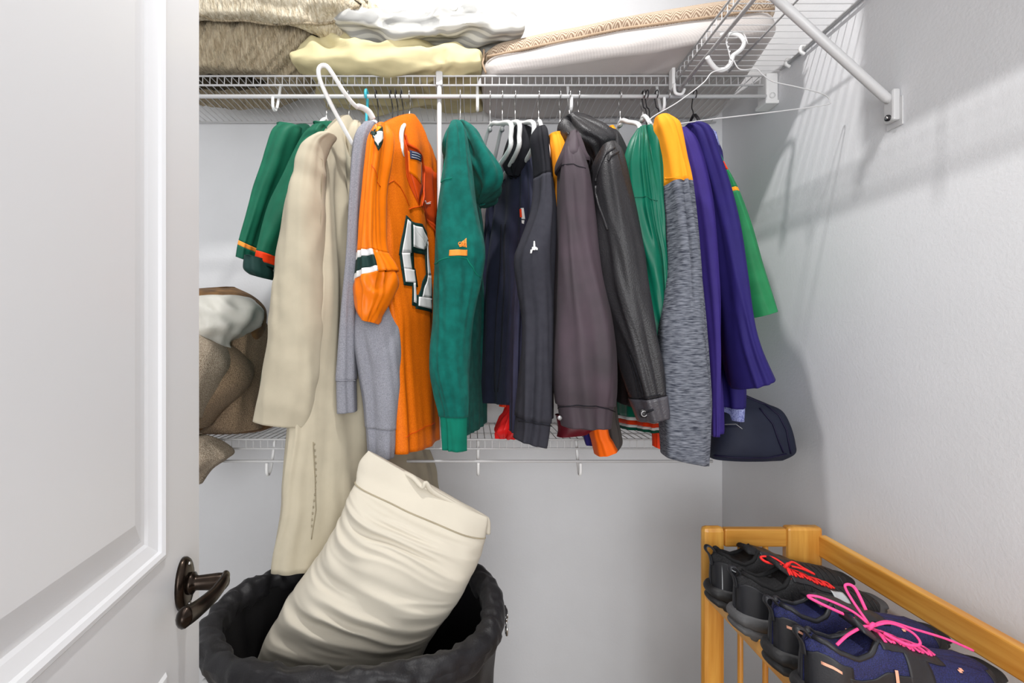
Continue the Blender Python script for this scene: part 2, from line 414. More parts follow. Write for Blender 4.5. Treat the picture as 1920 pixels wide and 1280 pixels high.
# ------------------------------------------------------------------ fabrics
def fab(name, rgb, **k):
    d = dict(rough=.85, amt=.10, sc=26, bump=.12, bsc=900, sheen=.0, spec=.22); d.update(k)
    return mat(name, rgb, **d)
M_jgreen = fab('green_jersey', (22, 96, 72), rough=.6)
M_jgreen2 = fab('green_jersey_deep', (16, 82, 64), rough=.6)
M_beige = fab('beige_coat', (186, 177, 156), rough=.75, amt=.04, sheen=.03)
M_sweat = fab('grey_sweatshirt', (152, 153, 162), rough=.95, rgb2=(126, 127, 136), sc=420, bump=.3, sheen=.03)
M_orange = fab('orange_satin', (236, 118, 6), rough=.36, amt=.06, sheen=.03)
M_omesh = fab('orange_mesh', (232, 116, 8), rough=.6, kind='vor', rgb2=(220, 104, 4), sc=330, bump=.4, bsc=500)
M_orange_d = fab('dark_orange_lining', (205, 72, 12), rough=.5)
M_dig = fab('white_twill', (232, 232, 232), rough=.55, amt=.03)
M_digo = fab('dark_green_twill', (22, 52, 48), rough=.6)
M_teal = fab('teal_fleece', (10, 104, 94), rough=.95, rgb2=(4, 84, 76), sc=45, bump=.4, bsc=1100, sheen=.03)
M_teal_rib = fab('teal_rib', (10, 112, 92), rough=.95, bump=.3)
M_logo_o = fab('orange_print', (240, 148, 60), rough=.6)
M_navy = fab('navy_softshell', (46, 48, 68), rough=.52, amt=.12, sheen=.03)
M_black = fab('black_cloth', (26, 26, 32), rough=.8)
M_char = fab('charcoal_fleece', (54, 54, 62), rough=.85, rgb2=(48, 48, 56), sc=60)
M_charn = fab('dark_navy_cloth', (56, 56, 78), rough=.8)
M_brown = fab('brown_charcoal_twill', (76, 64, 72), rough=.62, rgb2=(64, 57, 62), sc=12, sheen=.03)
M_leather = mat('black_leather', (38, 37, 40), .44, amt=.15, sc=14, bump=.5, bsc=330, coat=0, spec=.4)
M_leather2 = mat('black_leather_cuff', (66, 64, 70), .4, amt=.15, sc=14, bump=.4, bsc=260, coat=.1)
M_gsatin = fab('green_satin', (8, 98, 76), rough=.34, amt=.08, sheen=.03)
M_gsatin_rib = fab('green_rib', (8, 84, 66), rough=.7)
M_yor = fab('bright_orange_knit', (255, 160, 34), rough=.75, amt=.04)
M_red = fab('red_orange_cloth', (232, 62, 20), rough=.6, amt=.05)
M_redsat = fab('red_satin', (225, 40, 40), rough=.22, amt=.1)
M_maroon = fab('maroon_lining', (92, 18, 32), rough=.4)
M_heather = fab('grey_heather', (128, 132, 142), rough=.9, rgb2=(50, 54, 66), sc=55, stretch=(1, 1, 7), bump=.3, bsc=300, det=5)
M_purple = fab('purple_knit', (54, 40, 116), rough=.7, amt=.06)
M_purple2 = fab('indigo_knit', (38, 30, 98), rough=.72, amt=.06)
M_lace = fab('pale_blue_lace', (170, 178, 222), rough=.8, rgb2=(92, 98, 160), sc=300)
M_green3 = fab('kelly_green_jersey', (38, 126, 78), rough=.6)
M_bag = fab('navy_bag_cloth', (34, 38, 54), rough=.65, amt=.08)
M_bagp = fab('navy_piping', (22, 18, 46), rough=.5)
M_seam = fab('coat_seam', (150, 140, 118), rough=.8)  # darker beige for the coat's seams and stitches

def garment(name, label, cat, x, group=None):
    return thing(name, label, cat, (x, YF, ZC + .64), group or None)
def hooked(x, zn, kind, label, yaw=0, wide=.17, corner=.50, tilt=0, group='clothes hangers on the rods', arms=True):
    """hanger on the upper rod at x: hook over the rod, neck, sloping arms and bar across"""
    y0 = YF - .012; zr = ZC + .715
    t = thing('clothes_hanger', label, 'hanger', (x, y0, zr), group)
    m = {'wire': M_grey, 'white': M_white, 'black': M_dark, 'teal': M_tealp, 'chrome': M_chrome}[kind]
    hm = M_chrome if kind in ('white', 'black2') else m; r = .0042 if kind == 'teal' else .0016
    R = .013
    pts = [(x, y0, ZC + zn)] + [(x, y0 + .002, ZC + .672), (x + tilt * .4, y0 + .014, ZC + .690), (x + tilt, y0 + R, zr)]
    for a in range(15, 250, 25): pts.append((x + tilt, y0 + R * 1.05 * math.cos(math.radians(a)), zr + .004 + R * math.sin(math.radians(a))))
    MB().tube(smooth_path(pts, 3), r, 8).obj('hook', hm if kind != 'wire' else M_grey, t)
    if arms:
        c, s_ = math.cos(yaw), math.sin(yaw); rr = .006 if kind == 'white' else .0042 if kind in ('teal', 'black') else .0016
        dz = .03 if kind == 'white' else 0
        def q(l, z): return Vector((x + s_ * l, y0 + c * l, ZC + z))
        W = wide; zt = zn
        loop = [q(0, zt), q(-W * .5, lerp(zt, corner, .5) + .004), q(-W, corner), q(-W - .003, corner - .016 - dz * .6), q(-W * .92, corner - .032 - dz), q(0, corner - .036 - dz), q(W * .92, corner - .032 - dz), q(W + .003, corner - .016 - dz * .6), q(W, corner), q(W * .5, lerp(zt, corner, .5) + .004)]
        MB().tube(smooth_path(loop, 5, closed=True), rr, 8, closed=True).obj('arms', m, t)
        if kind == 'white': MB().tube([(x, y0, ZC + zn + .014), (x, y0, ZC + zn + .002), (x, y0, ZC + zn - .006), (x, y0, ZC + zn - .012)], [.003, .007, .012, .015], 12, flat=.4, up=(1, 0, 0)).obj('neck', m, t)
    return t
M_tealp = mat('teal_plastic', (60, 178, 196), .3, amt=0, bump=0)
def X(px, Y=YF - .012): return (px - CX) / F * Y

# 1 green short sleeved jersey, far left -------------------------------------------------
g = garment('jersey', 'green jersey furthest left, short sleeve with a thin orange stripe', 'jersey', X(578))
B1 = Body([(0, 532, 612), (1, 497, 598)], 1.26, 1.62, .640, .085, -.20, T=.04, fold=.009, seed=1)
B1.patch('body', M_jgreen2, g)
S1 = Sleeve([(518, 226, 566, 234, .02), (506, 240, 562, 244, .045), (497, 275, 552, 275, .055), (488, 312, 542, 312, .06), (477, 355, 524, 362, .065), (469, 405, 507, 415, .07), (461, 446, 493, 462, .075), (455, 478, 490, 490, .075)], 1.27, fold=.006, seed=2, zf=.8)
v = S1.vy(452); v2 = S1.vy(460)
S1.patch('sleeve', M_jgreen, g, 0, v); S1.patch('sleeve_stripe', M_logo_o, g, v, v2, nv=4, cap=False); S1.patch('sleeve_hem', M_jgreen2, g, v2, None, nv=8, cap=False)
S1.patch('sleeve_inside', M_black, g, v2 - .6, None, nv=8, cap=False, off=-.004)  # inner face of the sleeve, coloured black
Sleeve([(466, 476, 502, 482, .05), (464, 500, 506, 508, .055), (472, 512, 506, 520, .04)], 1.2, fold=.002, seed=3).patch('sleeve_facing', M_digo, g)
# 2 green polo ---------------------------------------------------------------------------
g = garment('jersey', 'green jersey second from the left with an orange-lined sleeve cuff', 'jersey', X(612))
B2 = Body([(0, 572, 650), (.4, 540, 640), (1, 489, 630)], 1.28, 1.62, .648, .085, -.215, T=.04, fold=.008, seed=4)
B2.patch('body', M_jgreen2, g)
S2 = Sleeve([(585, 234, 612, 230, .02), (570, 248, 612, 246, .045), (552, 284, 602, 284, .06), (533, 325, 594, 325, .065), (508, 376, 575, 380, .07), (496, 420, 550, 428, .07), (488, 462, 530, 474, .07), (480, 490, 526, 500, .065)], 1.24, fold=.006, seed=5, zf=.8)
v = S2.vy(470)
S2.patch('sleeve', M_jgreen, g, 0, v); S2.patch('cuff_stripe', M_red, g, v, S2.vy(488), nv=6, cap=False); S2.patch('cuff_edge', M_digo, g, S2.vy(488), None, nv=4, cap=False)
Sleeve([(588, 228, 600, 226, .02), (600, 236, 652, 226, .05), (606, 250, 660, 250, .05), (620, 262, 655, 262, .03)], 1.36, fold=.004, seed=6).patch('collar', M_jgreen, g)
Sleeve([(527, 276, 545, 268, .01), (526, 284, 550, 276, .02), (528, 292, 546, 284, .01)], 1.3, fold=.001, seed=6).patch('neck_facing', M_red, g)
hooked(X(612), .645, 'white', 'hanger with the white shoulders showing in the second green jersey', corner=.52)
# 3 beige trench coat ---------------------------------------------------------------------
g = garment('trench_coat', 'long beige coat hanging down into the black hamper', 'coat', X(660))
B3 = Body([(0, 600, 690), (.12, 590, 700), (.35, 585, 740), (.68, 548, 780), (.85, 530, 812), (1, 504, 835)], (1.185, 1.06), 1.64, .655, .145, (-.512, -.62), T=.045, Tb=.085, fold=.013, zf=.7, seed=7, R=4)
B3.patch('body', M_beige, g, nu=140)
S3 = Sleeve([(590, 251, 630, 247, .03), (571, 262, 618, 260, .05), (556, 288, 611, 290, .06), (545, 325, 610, 330, .065), (534, 380, 608, 380, .07), (522, 460, 607, 455, .07), (509, 560, 606, 555, .068), (499, 650, 604, 648, .066), (488, 730, 598, 735, .066), (477, 792, 587, 806, .062)], 1.15, fold=.004, wr=.0018, wf=6, zf=.9, seed=8)
crumple(S3.patch('sleeve', M_beige, g, nu=110), .0035, (7, 7, 9), 2)
C3 = Sleeve([(662, 224, 676, 226, .012), (652, 236, 680, 238, .03), (646, 258, 678, 262, .035), (652, 280, 670, 290, .03), (652, 330, 664, 335, .01)], 1.33, fold=.003, seed=9)
C3.patch('collar', M_beige, g)
S3.seam('sleeve_seam', M_seam, g, [(597, 288), (606, 300), (609, 330), (611, 375), (609, 440)], r=.0009)
B3.seam('placket_seam', M_seam, g, [(592, 830), (597, 900), (599, 960), (590, 1015)], r=.0014)
for k in range(14):
    p = B3.at(594 + 4 * math.sin(k / 3), 832 + k * 12, .0012)
    MB().tube([p, p + Vector((.0015, -.002, -.004))], .0014, 6).obj('stitch', M_seam, g)
hooked(X(654), .652, 'chrome', 'metal hanger hook holding the long beige coat')
# 4 grey sweatshirt -------------------------------------------------------------------------
g = garment('sweatshirt', 'heather grey sweatshirt between the beige coat and orange jersey', 'sweatshirt', X(690))
B4 = Body([(0, 680, 728), (.3, 660, 745), (1, 655, 750)], 1.26, 1.62, .635, .09, -.14, T=.035, fold=.008, seed=10)
B4.patch('body', M_sweat, g)
S4 = Sleeve([(680, 228, 706, 226, .02), (664, 245, 702, 243, .04), (657, 290, 692, 290, .045), (653, 380, 682, 380, .045), (648, 480, 679, 480, .045), (640, 580, 673, 580, .045), (633, 670, 672, 670, .045), (629, 715, 672, 715, .045), (629, 776, 673, 774, .042)], 1.2, fold=.004, zf=.8, seed=11)
v = S4.vy(713); S4.patch('hem_panel', M_sweat, g, 0, v); S4.patch('hem_rib', M_sweat, g, v, None, off=-.0025, cap=False); S4.seam('rib_seam', M_seam2 if 'M_seam2' in globals() else M_sweat, g, [(631, 713), (671, 713)], r=.0015)
S4b = Sleeve([(700, 300, 735, 300, .03, 1.36, 1.36), (690, 400, 736, 400, .045, 1.34, 1.34), (668, 500, 740, 500, .05, 1.29, 1.29), (658, 580, 748, 570, .055, 1.23, 1.23), (662, 640, 753, 640, .055), (672, 700, 754, 700, .05), (680, 750, 753, 760, .045), (683, 800, 747, 805, .038), (687, 862, 742, 862, .034)], 1.2, fold=.005, wr=.002, wf=7, seed=12)
v = S4b.vy(806); S4b.patch('sleeve', M_sweat, g, 0, v); S4b.patch('cuff', M_sweat, g, v, None, off=-.002, cap=False)
C4 = Sleeve([(694, 226, 708, 224, .02), (682, 240, 706, 238, .04), (679, 262, 700, 264, .04), (684, 285, 696, 288, .02)], 1.33, fold=.004, seed=13)
C4.patch('hood_collar', fab('pale_grey_jersey', (205, 206, 212), rough=.9), g)
hooked(X(687), .60, 'teal', 'teal plastic hanger hooked on the rod above the grey sweatshirt', wide=.12, corner=.50)
# 5 orange football jersey --------------------------------------------------------------------
g = garment('football_jersey', 'orange football jersey with large white dark-edged number', 'jersey', X(765))
B5 = Body([(0, 700, 832), (.15, 702, 830), (.4, 716, 826), (.62, 738, 824), (1, 752, 818)], 1.185, 1.60, .648, .12, (-.275, -.295), T=.038, Tb=.05, fold=.0085, zf=.5, seed=14, R=3.4, wr=.0010, wf=7)
B5.patch('body', M_omesh, g, nu=120)
S5 = Sleeve([(699, 236, 724, 226, .02), (688, 254, 735, 246, .045), (684, 290, 732, 290, .055), (679, 345, 724, 345, .055), (675, 410, 722, 412, .055), (670, 460, 724, 462, .055), (665, 500, 738, 488, .058), (661, 535, 746, 514, .06), (663, 562, 734, 552, .055), (668, 584, 720, 580, .05), (676, 598, 706, 606, .04)], 1.15, fold=.007, wr=.004, wf=3.2, zf=.7, seed=15, R=2.2)
a, b_ = S5.vy(467, -.5), S5.vy(516, -.5)
S5.patch('sleeve', M_orange, g, 0, a)
st = (b_ - a) / 4
S5.patch('sleeve_stripe', M_dig, g, a, a + st, u0=.2, u1=.72, nv=3, cap=False); S5.patch('sleeve_band', M_digo, g, a + st, a + 3 * st, u0=.2, u1=.72, nv=6, cap=False); S5.patch('sleeve_stripe', M_dig, g, a + 3 * st, b_, u0=.2, u1=.72, nv=3, cap=False)
S5.patch('sleeve_side', M_orange, g, a, b_, u0=-.28, u1=.2, nv=8, cap=False)
crumple(S5.patch('sleeve_end', M_orange, g, b_, None, cap=False), .005, (22, 22, 14), 3)
# yoke, V neck with collar band, inside of the back, size tag
YO = [[(790, 300), (830, 330), (824, 430), (800, 396)], [(800, 396), (824, 430), (822, 445), (808, 410)]]
B5.quads('front_yoke', M_orange_d, g, YO, off=.002)
B5.quads('neck_opening', M_orange_d, g, [[(762, 262), (790, 285), (800, 330), (786, 385)], [(760, 262), (762, 262), (786, 385), (768, 330)]], off=.0018)
B5.quads('inside_back', M_orange, g, [[(768, 282), (792, 306), (790, 345), (772, 322)]], off=.003)
tagm = fab('dark_blue_tag', (52, 62, 92), rough=.6)
B5.quads('size_tag', tagm, g, [[(770, 281), (789, 290), (788, 303), (772, 297)]], off=.0045)
for k in range(3): B5.seam('tag_print', M_dig, g, [(773, 285 + 4.5 * k), (786, 291 + 4.5 * k)], r=.0007, off=.0055)
B5.seam('collar_band', M_orange_d, g, [(760, 252), (766, 270), (782, 282), (796, 298), (803, 322), (801, 350), (790, 386)], r=.0028, off=.004)
B5.seam('yoke_seam', M_orange_d, g, [(770, 392), (790, 386), (800, 398), (812, 416), (822, 432)], r=.0013, off=.002)
S5.seam('shoulder_seam', M_orange_d, g, [(694, 305), (708, 328), (720, 350)], r=.0008, off=.0005)
B5.seam('shoulder_seam', M_orange_d, g, [(728, 345), (740, 338), (752, 350), (770, 385)], r=.0008, off=.001)
for k in range(2):
    B5.seam('chest_mark', M_dig, g, [(801 + 3 * k, 376), (806 + 2 * k, 382), (811, 378 + 3 * k)], r=.0009, off=.005)
# shoulder shield
S5.quads('shoulder_patch_edge', M_digo, g, [[(693, 250), (700, 262), (708, 284), (712, 256)], [(708, 284), (722, 262), (720, 246), (708, 250)], [(693, 250), (700, 240), (718, 238), (722, 262)]], off=.003)
S5.quads('shoulder_patch', M_dig, g, [[(697, 252), (702, 262), (708, 276), (711, 256)], [(707, 274), (719, 259), (717, 248), (707, 250)]], off=.0045)
S5.quads('shoulder_patch_top', M_yor, g, [[(701, 244), (706, 240), (714, 241), (708, 249)]], off=.0045)
# number: dark outline below, white strokes above
OUT = [[(762, 403), (772, 412), (777, 480), (750, 478)], [(751, 472), (777, 474), (779, 508), (755, 506)], [(755, 500), (780, 503), (785, 538), (759, 534)], [(774, 505), (781, 507), (783, 575), (775, 572)],
       [(773, 414), (792, 420), (808, 450), (808, 470)], [(773, 414), (808, 470), (798, 478), (772, 472)], [(798, 445), (808, 448), (812, 520), (798, 520)], [(797, 515), (812, 512), (812, 575), (784, 560)], [(782, 552), (812, 560), (812, 586), (781, 578)]]
WHT = [[(764, 411), (770, 416), (773, 474), (755, 474)], [(755, 474), (770, 474), (774, 505), (759, 503)], [(759, 503), (778, 506), (781, 530), (762, 528)], [(776, 530), (780, 530), (781, 568), (777, 566)],
       [(776, 421), (790, 426), (803, 450), (800, 464)], [(776, 421), (800, 464), (794, 468), (776, 462)], [(801, 452), (806, 456), (809, 518), (802, 518)], [(802, 516), (809, 516), (810, 560), (791, 556)], [(786, 556), (810, 560), (810, 580), (785, 573)]]
B5.quads('number_edge', M_digo, g, OUT, off=.0022); B5.quads('number', M_dig, g, WHT, off=.0042)
B5.seam('hem_stitch', M_orange_d, g, [(757, 820), (775, 816), (800, 800), (818, 792)], r=.0009, off=.001)
hooked(X(768), .655, 'white', 'white hanger with metal hook inside the orange football jersey', corner=.545, wide=.16)
for k, px in enumerate((709, 736, 746, 756)):
    hooked(X(px), .60, 'black', ['dark hanger hook just right of the teal hook', 'black hook, leftmost of three close together over the orange jersey', 'black hook in the middle of three close together over the orange jersey', 'black hook, rightmost of three close together over the orange jersey'][k], tilt=-.006, wide=.17, corner=.53)
# 6 teal hoodie -------------------------------------------------------------------------------
g = garment('hoodie', 'teal fleece hoodie with its hood hanging to the right', 'hoodie', X(864))
B6 = Body([(0, 846, 880), (.3, 836, 900), (.7, 834, 906), (1, 838, 905)], 1.27, 1.6, .640, .10, -.255, T=.04, fold=.008, seed=16)
B6.patch('body', M_teal, g)
S6 = Sleeve([(846, 226, 862, 224, .015), (840, 246, 874, 240, .04), (834, 300, 882, 295, .05), (826, 345, 888, 345, .058), (818, 415, 898, 410, .062), (815, 470, 908, 462, .066), (814, 520, 903, 515, .064), (812, 600, 886, 598, .058), (806, 690, 880, 690, .056), (815, 740, 880, 745, .052), (824, 785, 879, 785, .045), (826, 846, 877, 848, .038)], 1.13, fold=.005, wr=.004, wf=5, zf=1.6, seed=17)
v = S6.vy(784); S6.patch('sleeve', M_teal, g, 0, v, nu=90); S6.patch('cuff', M_teal_rib, g, v, None, off=-.003, cap=False)
HR = Sleeve([(858, 224, 876, 228, .03), (858, 242, 900, 246, .07), (866, 270, 921, 272, .10), (872, 300, 936, 298, .11), (880, 328, 943, 325, .11), (886, 350, 941, 346, .10), (891, 368, 925, 362, .07), (894, 382, 902, 380, .015)], 1.27, fold=.012, R=1.6, zf=7, wr=.006, wf=8, seed=19)
HR.patch('hood', M_teal, g, nu=90)
Sleeve([(844, 226, 862, 224, .02), (832, 246, 858, 242, .06), (827, 264, 852, 264, .07), (831, 280, 846, 290, .05), (836, 296, 842, 300, .01)], 1.3, fold=.004, R=1.8, seed=20).patch('hood_edge', M_teal, g)
S6.quads('sleeve_bar', M_logo_o, g, [[(844, 469), (878, 467), (878, 478), (843, 480)]], off=.002)
S6.quads('sleeve_logo', M_logo_o, g, [[(860, 459), (866, 455), (868, 461), (862, 463)], [(866, 452), (871, 449), (873, 462), (868, 461)], [(872, 448), (876, 445), (877, 463), (874, 462)]], off=.002)
for cx_, r_ in ((862.5, .0034), (867.5, .0030), (872.5, .0030)):
    c0 = S6.at(cx_, 457, .0045)
    MB().tube([c0 + Vector((r_ * math.cos(a * .7), 0, r_ * math.sin(a * .7))) for a in range(9)], .0009, 6, closed=True).obj('sleeve_lettering', M_logo_o, g)
S6.seam('sleeve_seam', M_teal_rib, g, [(814, 495), (830, 486), (850, 481), (878, 483), (900, 520)], r=.0016)
S6.seam('shoulder_seam', M_teal_rib, g, [(824, 345), (836, 338), (848, 334)], r=.0014)
hooked(X(863), .65, 'wire', 'thin wire hook holding the teal hoodie')
# 7 three white hangers ------------------------------------------------------------------------
for k, (px, yw) in enumerate(((919, -.20), (942, -.13), (966, -.12))):
    hooked(X(px), .628, 'white', ['empty white plastic hanger nearest the teal hood', 'middle one of three white plastic hangers beside the teal hood', 'white plastic hanger over the navy jacket, its pointed end nearest the black fleece'][k], yaw=yw, corner=.542, wide=.215)
# 8 navy softshell jacket -----------------------------------------------------------------------
g = garment('softshell_jacket', 'dark navy zip jacket with a small orange and white chest badge', 'jacket', X(975))
B8 = Body([(0, 935, 1010), (.2, 918, 1014), (.5, 904, 1008), (1, 900, 995)], 1.62, 1.25, .628, .09, (-.20, -.165), T=.04, fold=.012, zf=1.1, seed=21, R=3.2, wr=.003, wf=3)
B8.patch('body', M_navy, g, nu=110)
S8 = Sleeve([(978, 470, 1000, 470, .01), (966, 500, 998, 500, .035), (958, 600, 990, 600, .045), (955, 700, 985, 700, .045), (954, 812, 985, 812, .03)], 1.22, fold=.005, seed=22)
S8.patch('sleeve', M_charn, g)
Sleeve([(962, 232, 984, 232, .04), (950, 250, 1004, 244, .07), (944, 280, 1002, 275, .075), (948, 305, 985, 310, .05), (955, 325, 970, 330, .02)], 1.33, fold=.008, wr=.004, seed=23).patch('collar', M_black, g)
B8.quads('badge', M_dig, g, [[(975, 390), (978, 389), (979, 410), (975, 410)]], off=.003); B8.quads('badge_stripe', M_red, g, [[(974, 392), (976, 391), (976, 407), (974, 407)]], off=.004); B8.quads('badge_tip', M_dig, g, [[(975, 412), (978, 412), (977, 419), (975, 418)]], off=.003)
for a_ in (926, 938): B8.seam('body_seam', M_black, g, [(a_ + 6, 420), (a_ - 2, 600), (a_ - 8, 735)], r=.0016)
hooked(X(1010), .64, 'white', 'white-necked hanger in the black-shouldered fleece')
# 9 charcoal fleece -------------------------------------------------------------------------------
g = garment('fleece_jacket', 'charcoal fleece jacket with black shoulder and small white sleeve logo', 'jacket', X(1014))
Body([(0, 985, 1030), (1, 975, 1036)], 1.62, 1.25, .630, .09, -.2, T=.03, fold=.006, seed=24).patch('body', M_char, g)
S9 = Sleeve([(1004, 236, 1024, 234, .02), (996, 252, 1030, 248, .045), (1000, 290, 1034, 290, .05), (1002, 330, 1038, 330, .055), (996, 385, 1042, 385, .06), (976, 440, 1042, 440, .064), (963, 480, 1041, 480, .066), (968, 540, 1040, 540, .06), (976, 605, 1039, 605, .056), (973, 700, 1037, 700, .055), (968, 785, 1037, 795, .05), (963, 828, 1031, 845, .045)], 1.14, fold=.006, wr=.002, wf=4, seed=25)
va, vb = S9.vy(322), S9.vy(792)
S9.patch('shoulder_panel', M_black, g, 0, va); S9.patch('sleeve', M_char, g, va, vb, cap=False, nu=80); S9.patch('cuff', M_char, g, vb, None, off=-.003, cap=False)
S9.seam('cuff_seam', M_black, g, [(967, 788), (1000, 794), (1036, 799)], r=.0012)
S9.quads('sleeve_logo', M_dig, g, [[(1001, 452), (1003, 452), (1004, 463), (1000, 463)], [(998, 463), (1006, 463), (1004, 469), (997, 469)], [(995, 468), (999, 468), (997, 475), (994, 475)], [(1005, 464), (1008, 465), (1008, 469), (1005, 469)]], off=.002, n=3)
# 10 orange shirt peeking -----------------------------------------------------------------------
g = garment('shirt', 'bright orange shirt showing as a wedge before the brown-charcoal jacket', 'shirt', X(1044))
Sleeve([(1028, 248, 1058, 246, .03), (1029, 275, 1064, 272, .045), (1034, 320, 1062, 320, .05), (1040, 370, 1060, 370, .05), (1044, 600, 1062, 600, .04)], 1.27, fold=.003, seed=26).patch('body', M_yor, g)
hooked(X(1050), .632, 'white', 'white hanger arching over the orange shirt wedge', yaw=.0, corner=.56, wide=.13)
# 11 brown-charcoal jacket --------------------------------------------------------------------------
g = garment('jacket', 'brown-charcoal button jacket with pointed collar and buttoned sleeve cuff', 'jacket', X(1085))
Body([(0, 1060, 1105), (1, 1052, 1120)], 1.6, 1.26, .610, .09, -.19, T=.035, fold=.006, seed=27).patch('body', M_brown, g)
S11 = Sleeve([(1060, 262, 1082, 258, .02), (1050, 285, 1094, 280, .045), (1046, 320, 1103, 315, .06), (1043, 370, 1108, 365, .064), (1040, 440, 1114, 430, .066), (1037, 520, 1124, 510, .07), (1034, 600, 1140, 596, .074), (1033, 680, 1149, 664, .074), (1037, 730, 1151, 730, .07), (1042, 764, 1149, 768, .06), (1050, 804, 1145, 808, .055)], 1.12, fold=.007, wr=.0028, wf=4.5, seed=28)
v = S11.vy(765); S11.patch('sleeve', M_brown, g, 0, v, nu=90); S11.patch('cuff', M_brown, g, v, None, off=-.004, cap=False)
S11.seam('cuff_seam', M_black, g, [(1042, 764), (1080, 760), (1120, 762), (1149, 768)], r=.0012)
CO = Sleeve([(1070, 246, 1078, 246, .02), (1060, 262, 1084, 262, .045), (1048, 285, 1092, 283, .06), (1046, 300, 1098, 292, .06), (1048, 306, 1098, 299, .058)], 1.14, fold=.003, seed=29)
CO.patch('collar', M_brown, g, off=.006)
p = S11.at(1052, 783, .004); MB().tube([p, p + Vector((0, -.003, 0))], .005, 14).obj('cuff_button', M_grey, g)
S11.seam('yoke_seam', M_black, g, [(1050, 310), (1075, 306), (1100, 318)], r=.001)
S11b = Sleeve([(1040, 780, 1130, 780, .03), (1044, 808, 1120, 802, .035), (1042, 822, 1104, 815, .03)], 1.26, fold=.004, seed=30); S11b.patch('lining_hem', M_maroon, g)
hooked(X(1068), .61, 'chrome', 'thin chrome hook over the brown-charcoal jacket collar', wide=.19, corner=.52)
# 12 leather jacket ------------------------------------------------------------------------------------
g = garment('leather_jacket', 'black leather jacket with broad turned collar and buttoned cuff', 'jacket', X(1110))
B12 = Body([(0, 1100, 1160), (.3, 1092, 1172), (1, 1100, 1205)], 1.6, 1.25, .625, .08, (-.13, -.17), T=.05, fold=.010, seed=31)
B12.patch('body', M_leather, g, nu=90)
S12 = Sleeve([(1128, 268, 1152, 262, .02), (1112, 296, 1162, 284, .05), (1107, 345, 1173, 338, .066), (1110, 410, 1186, 405, .07), (1118, 470, 1197, 468, .07), (1126, 520, 1203, 515, .068), (1139, 580, 1215, 575, .064), (1155, 640, 1228, 635, .062), (1171, 700, 1239, 695, .06), (1186, 755, 1246, 742, .056), (1200, 797, 1252, 783, .05)], 1.09, fold=.007, wr=.003, wf=5, seed=32)
v = S12.vy(748); S12.patch('sleeve', M_leather, g, 0, v, nu=90); S12.patch('cuff', M_leather2, g, v, None, off=.003, cap=False)
HC = Sleeve([(1056, 218, 1084, 208, .02), (1050, 232, 1122, 222, .05), (1056, 250, 1146, 240, .07), (1082, 268, 1154, 258, .075), (1096, 290, 1140, 276, .06), (1103, 325, 1124, 315, .04), (1107, 376, 1114, 374, .01)], 1.25, fold=.010, R=1.5, zf=8, wr=.006, wf=8, seed=33)
HC.patch('collar', M_leather, g, nu=90)
Sleeve([(1058, 216, 1078, 210, .02), (1054, 222, 1108, 214, .05), (1056, 236, 1126, 230, .06), (1064, 252, 1112, 250, .05), (1078, 268, 1098, 266, .02)], 1.36, fold=.006, wr=.004, seed=90).patch('collar_back', M_leather, g)
HC.seam('collar_edge', M_leather, g, [(1060, 247), (1090, 268), (1104, 300), (1108, 345), (1110, 372)], r=.003, off=.001)
HC.seam('collar_edge', M_leather, g, [(1153, 255), (1138, 272), (1124, 296), (1114, 350)], r=.003, off=.001)
for pts in ([(1152, 277), (1135, 287), (1125, 305), (1107, 345)], [(1108, 352), (1118, 385), (1135, 430)], [(1160, 284), (1145, 292), (1140, 300)]):
    S12.seam('piping', M_leather, g, pts, r=.0028, off=.001)
for pts in ([(1168, 660), (1180, 700), (1190, 745)], [(1176, 665), (1190, 705), (1200, 742)], [(1184, 752), (1215, 745), (1246, 740)]):
    S12.seam('sleeve_seam', M_black, g, pts, r=.0012, off=.001)
p = S12.at(1203, 776, .006); MB().tube([p, p + Vector((-.001, -.004, 0))], .0095, 18).obj('cuff_button', M_dark, g)
MB().tube([p + Vector((.006 * math.cos(a * .7), -.005, .006 * math.sin(a * .7))) for a in range(9)], .0012, 6, closed=True).obj('button_rim', M_grey, g)
S12.seam('buttonhole', M_black, g, [(1212, 773), (1225, 768)], r=.0022, off=.006)
hooked(X(1085), .60, 'chrome', 'metal hook over the black leather collar', wide=.18, corner=.52)
# 13 yellow-orange sliver -----------------------------------------------------------------------------
g = garment('shirt', 'yellow-orange shirt shoulder, a sliver behind the leather collar', 'shirt', X(1150))
Sleeve([(1138, 236, 1150, 234, .02), (1142, 250, 1158, 250, .03), (1147, 272, 1164, 275, .035), (1150, 340, 1166, 340, .035), (1150, 600, 1166, 600, .03)], 1.40, fold=.002, seed=34).patch('body', M_yor, g)
hooked(X(1163), .640, 'white', 'white-necked hanger standing between leather and green jackets', wide=.16, corner=.56)
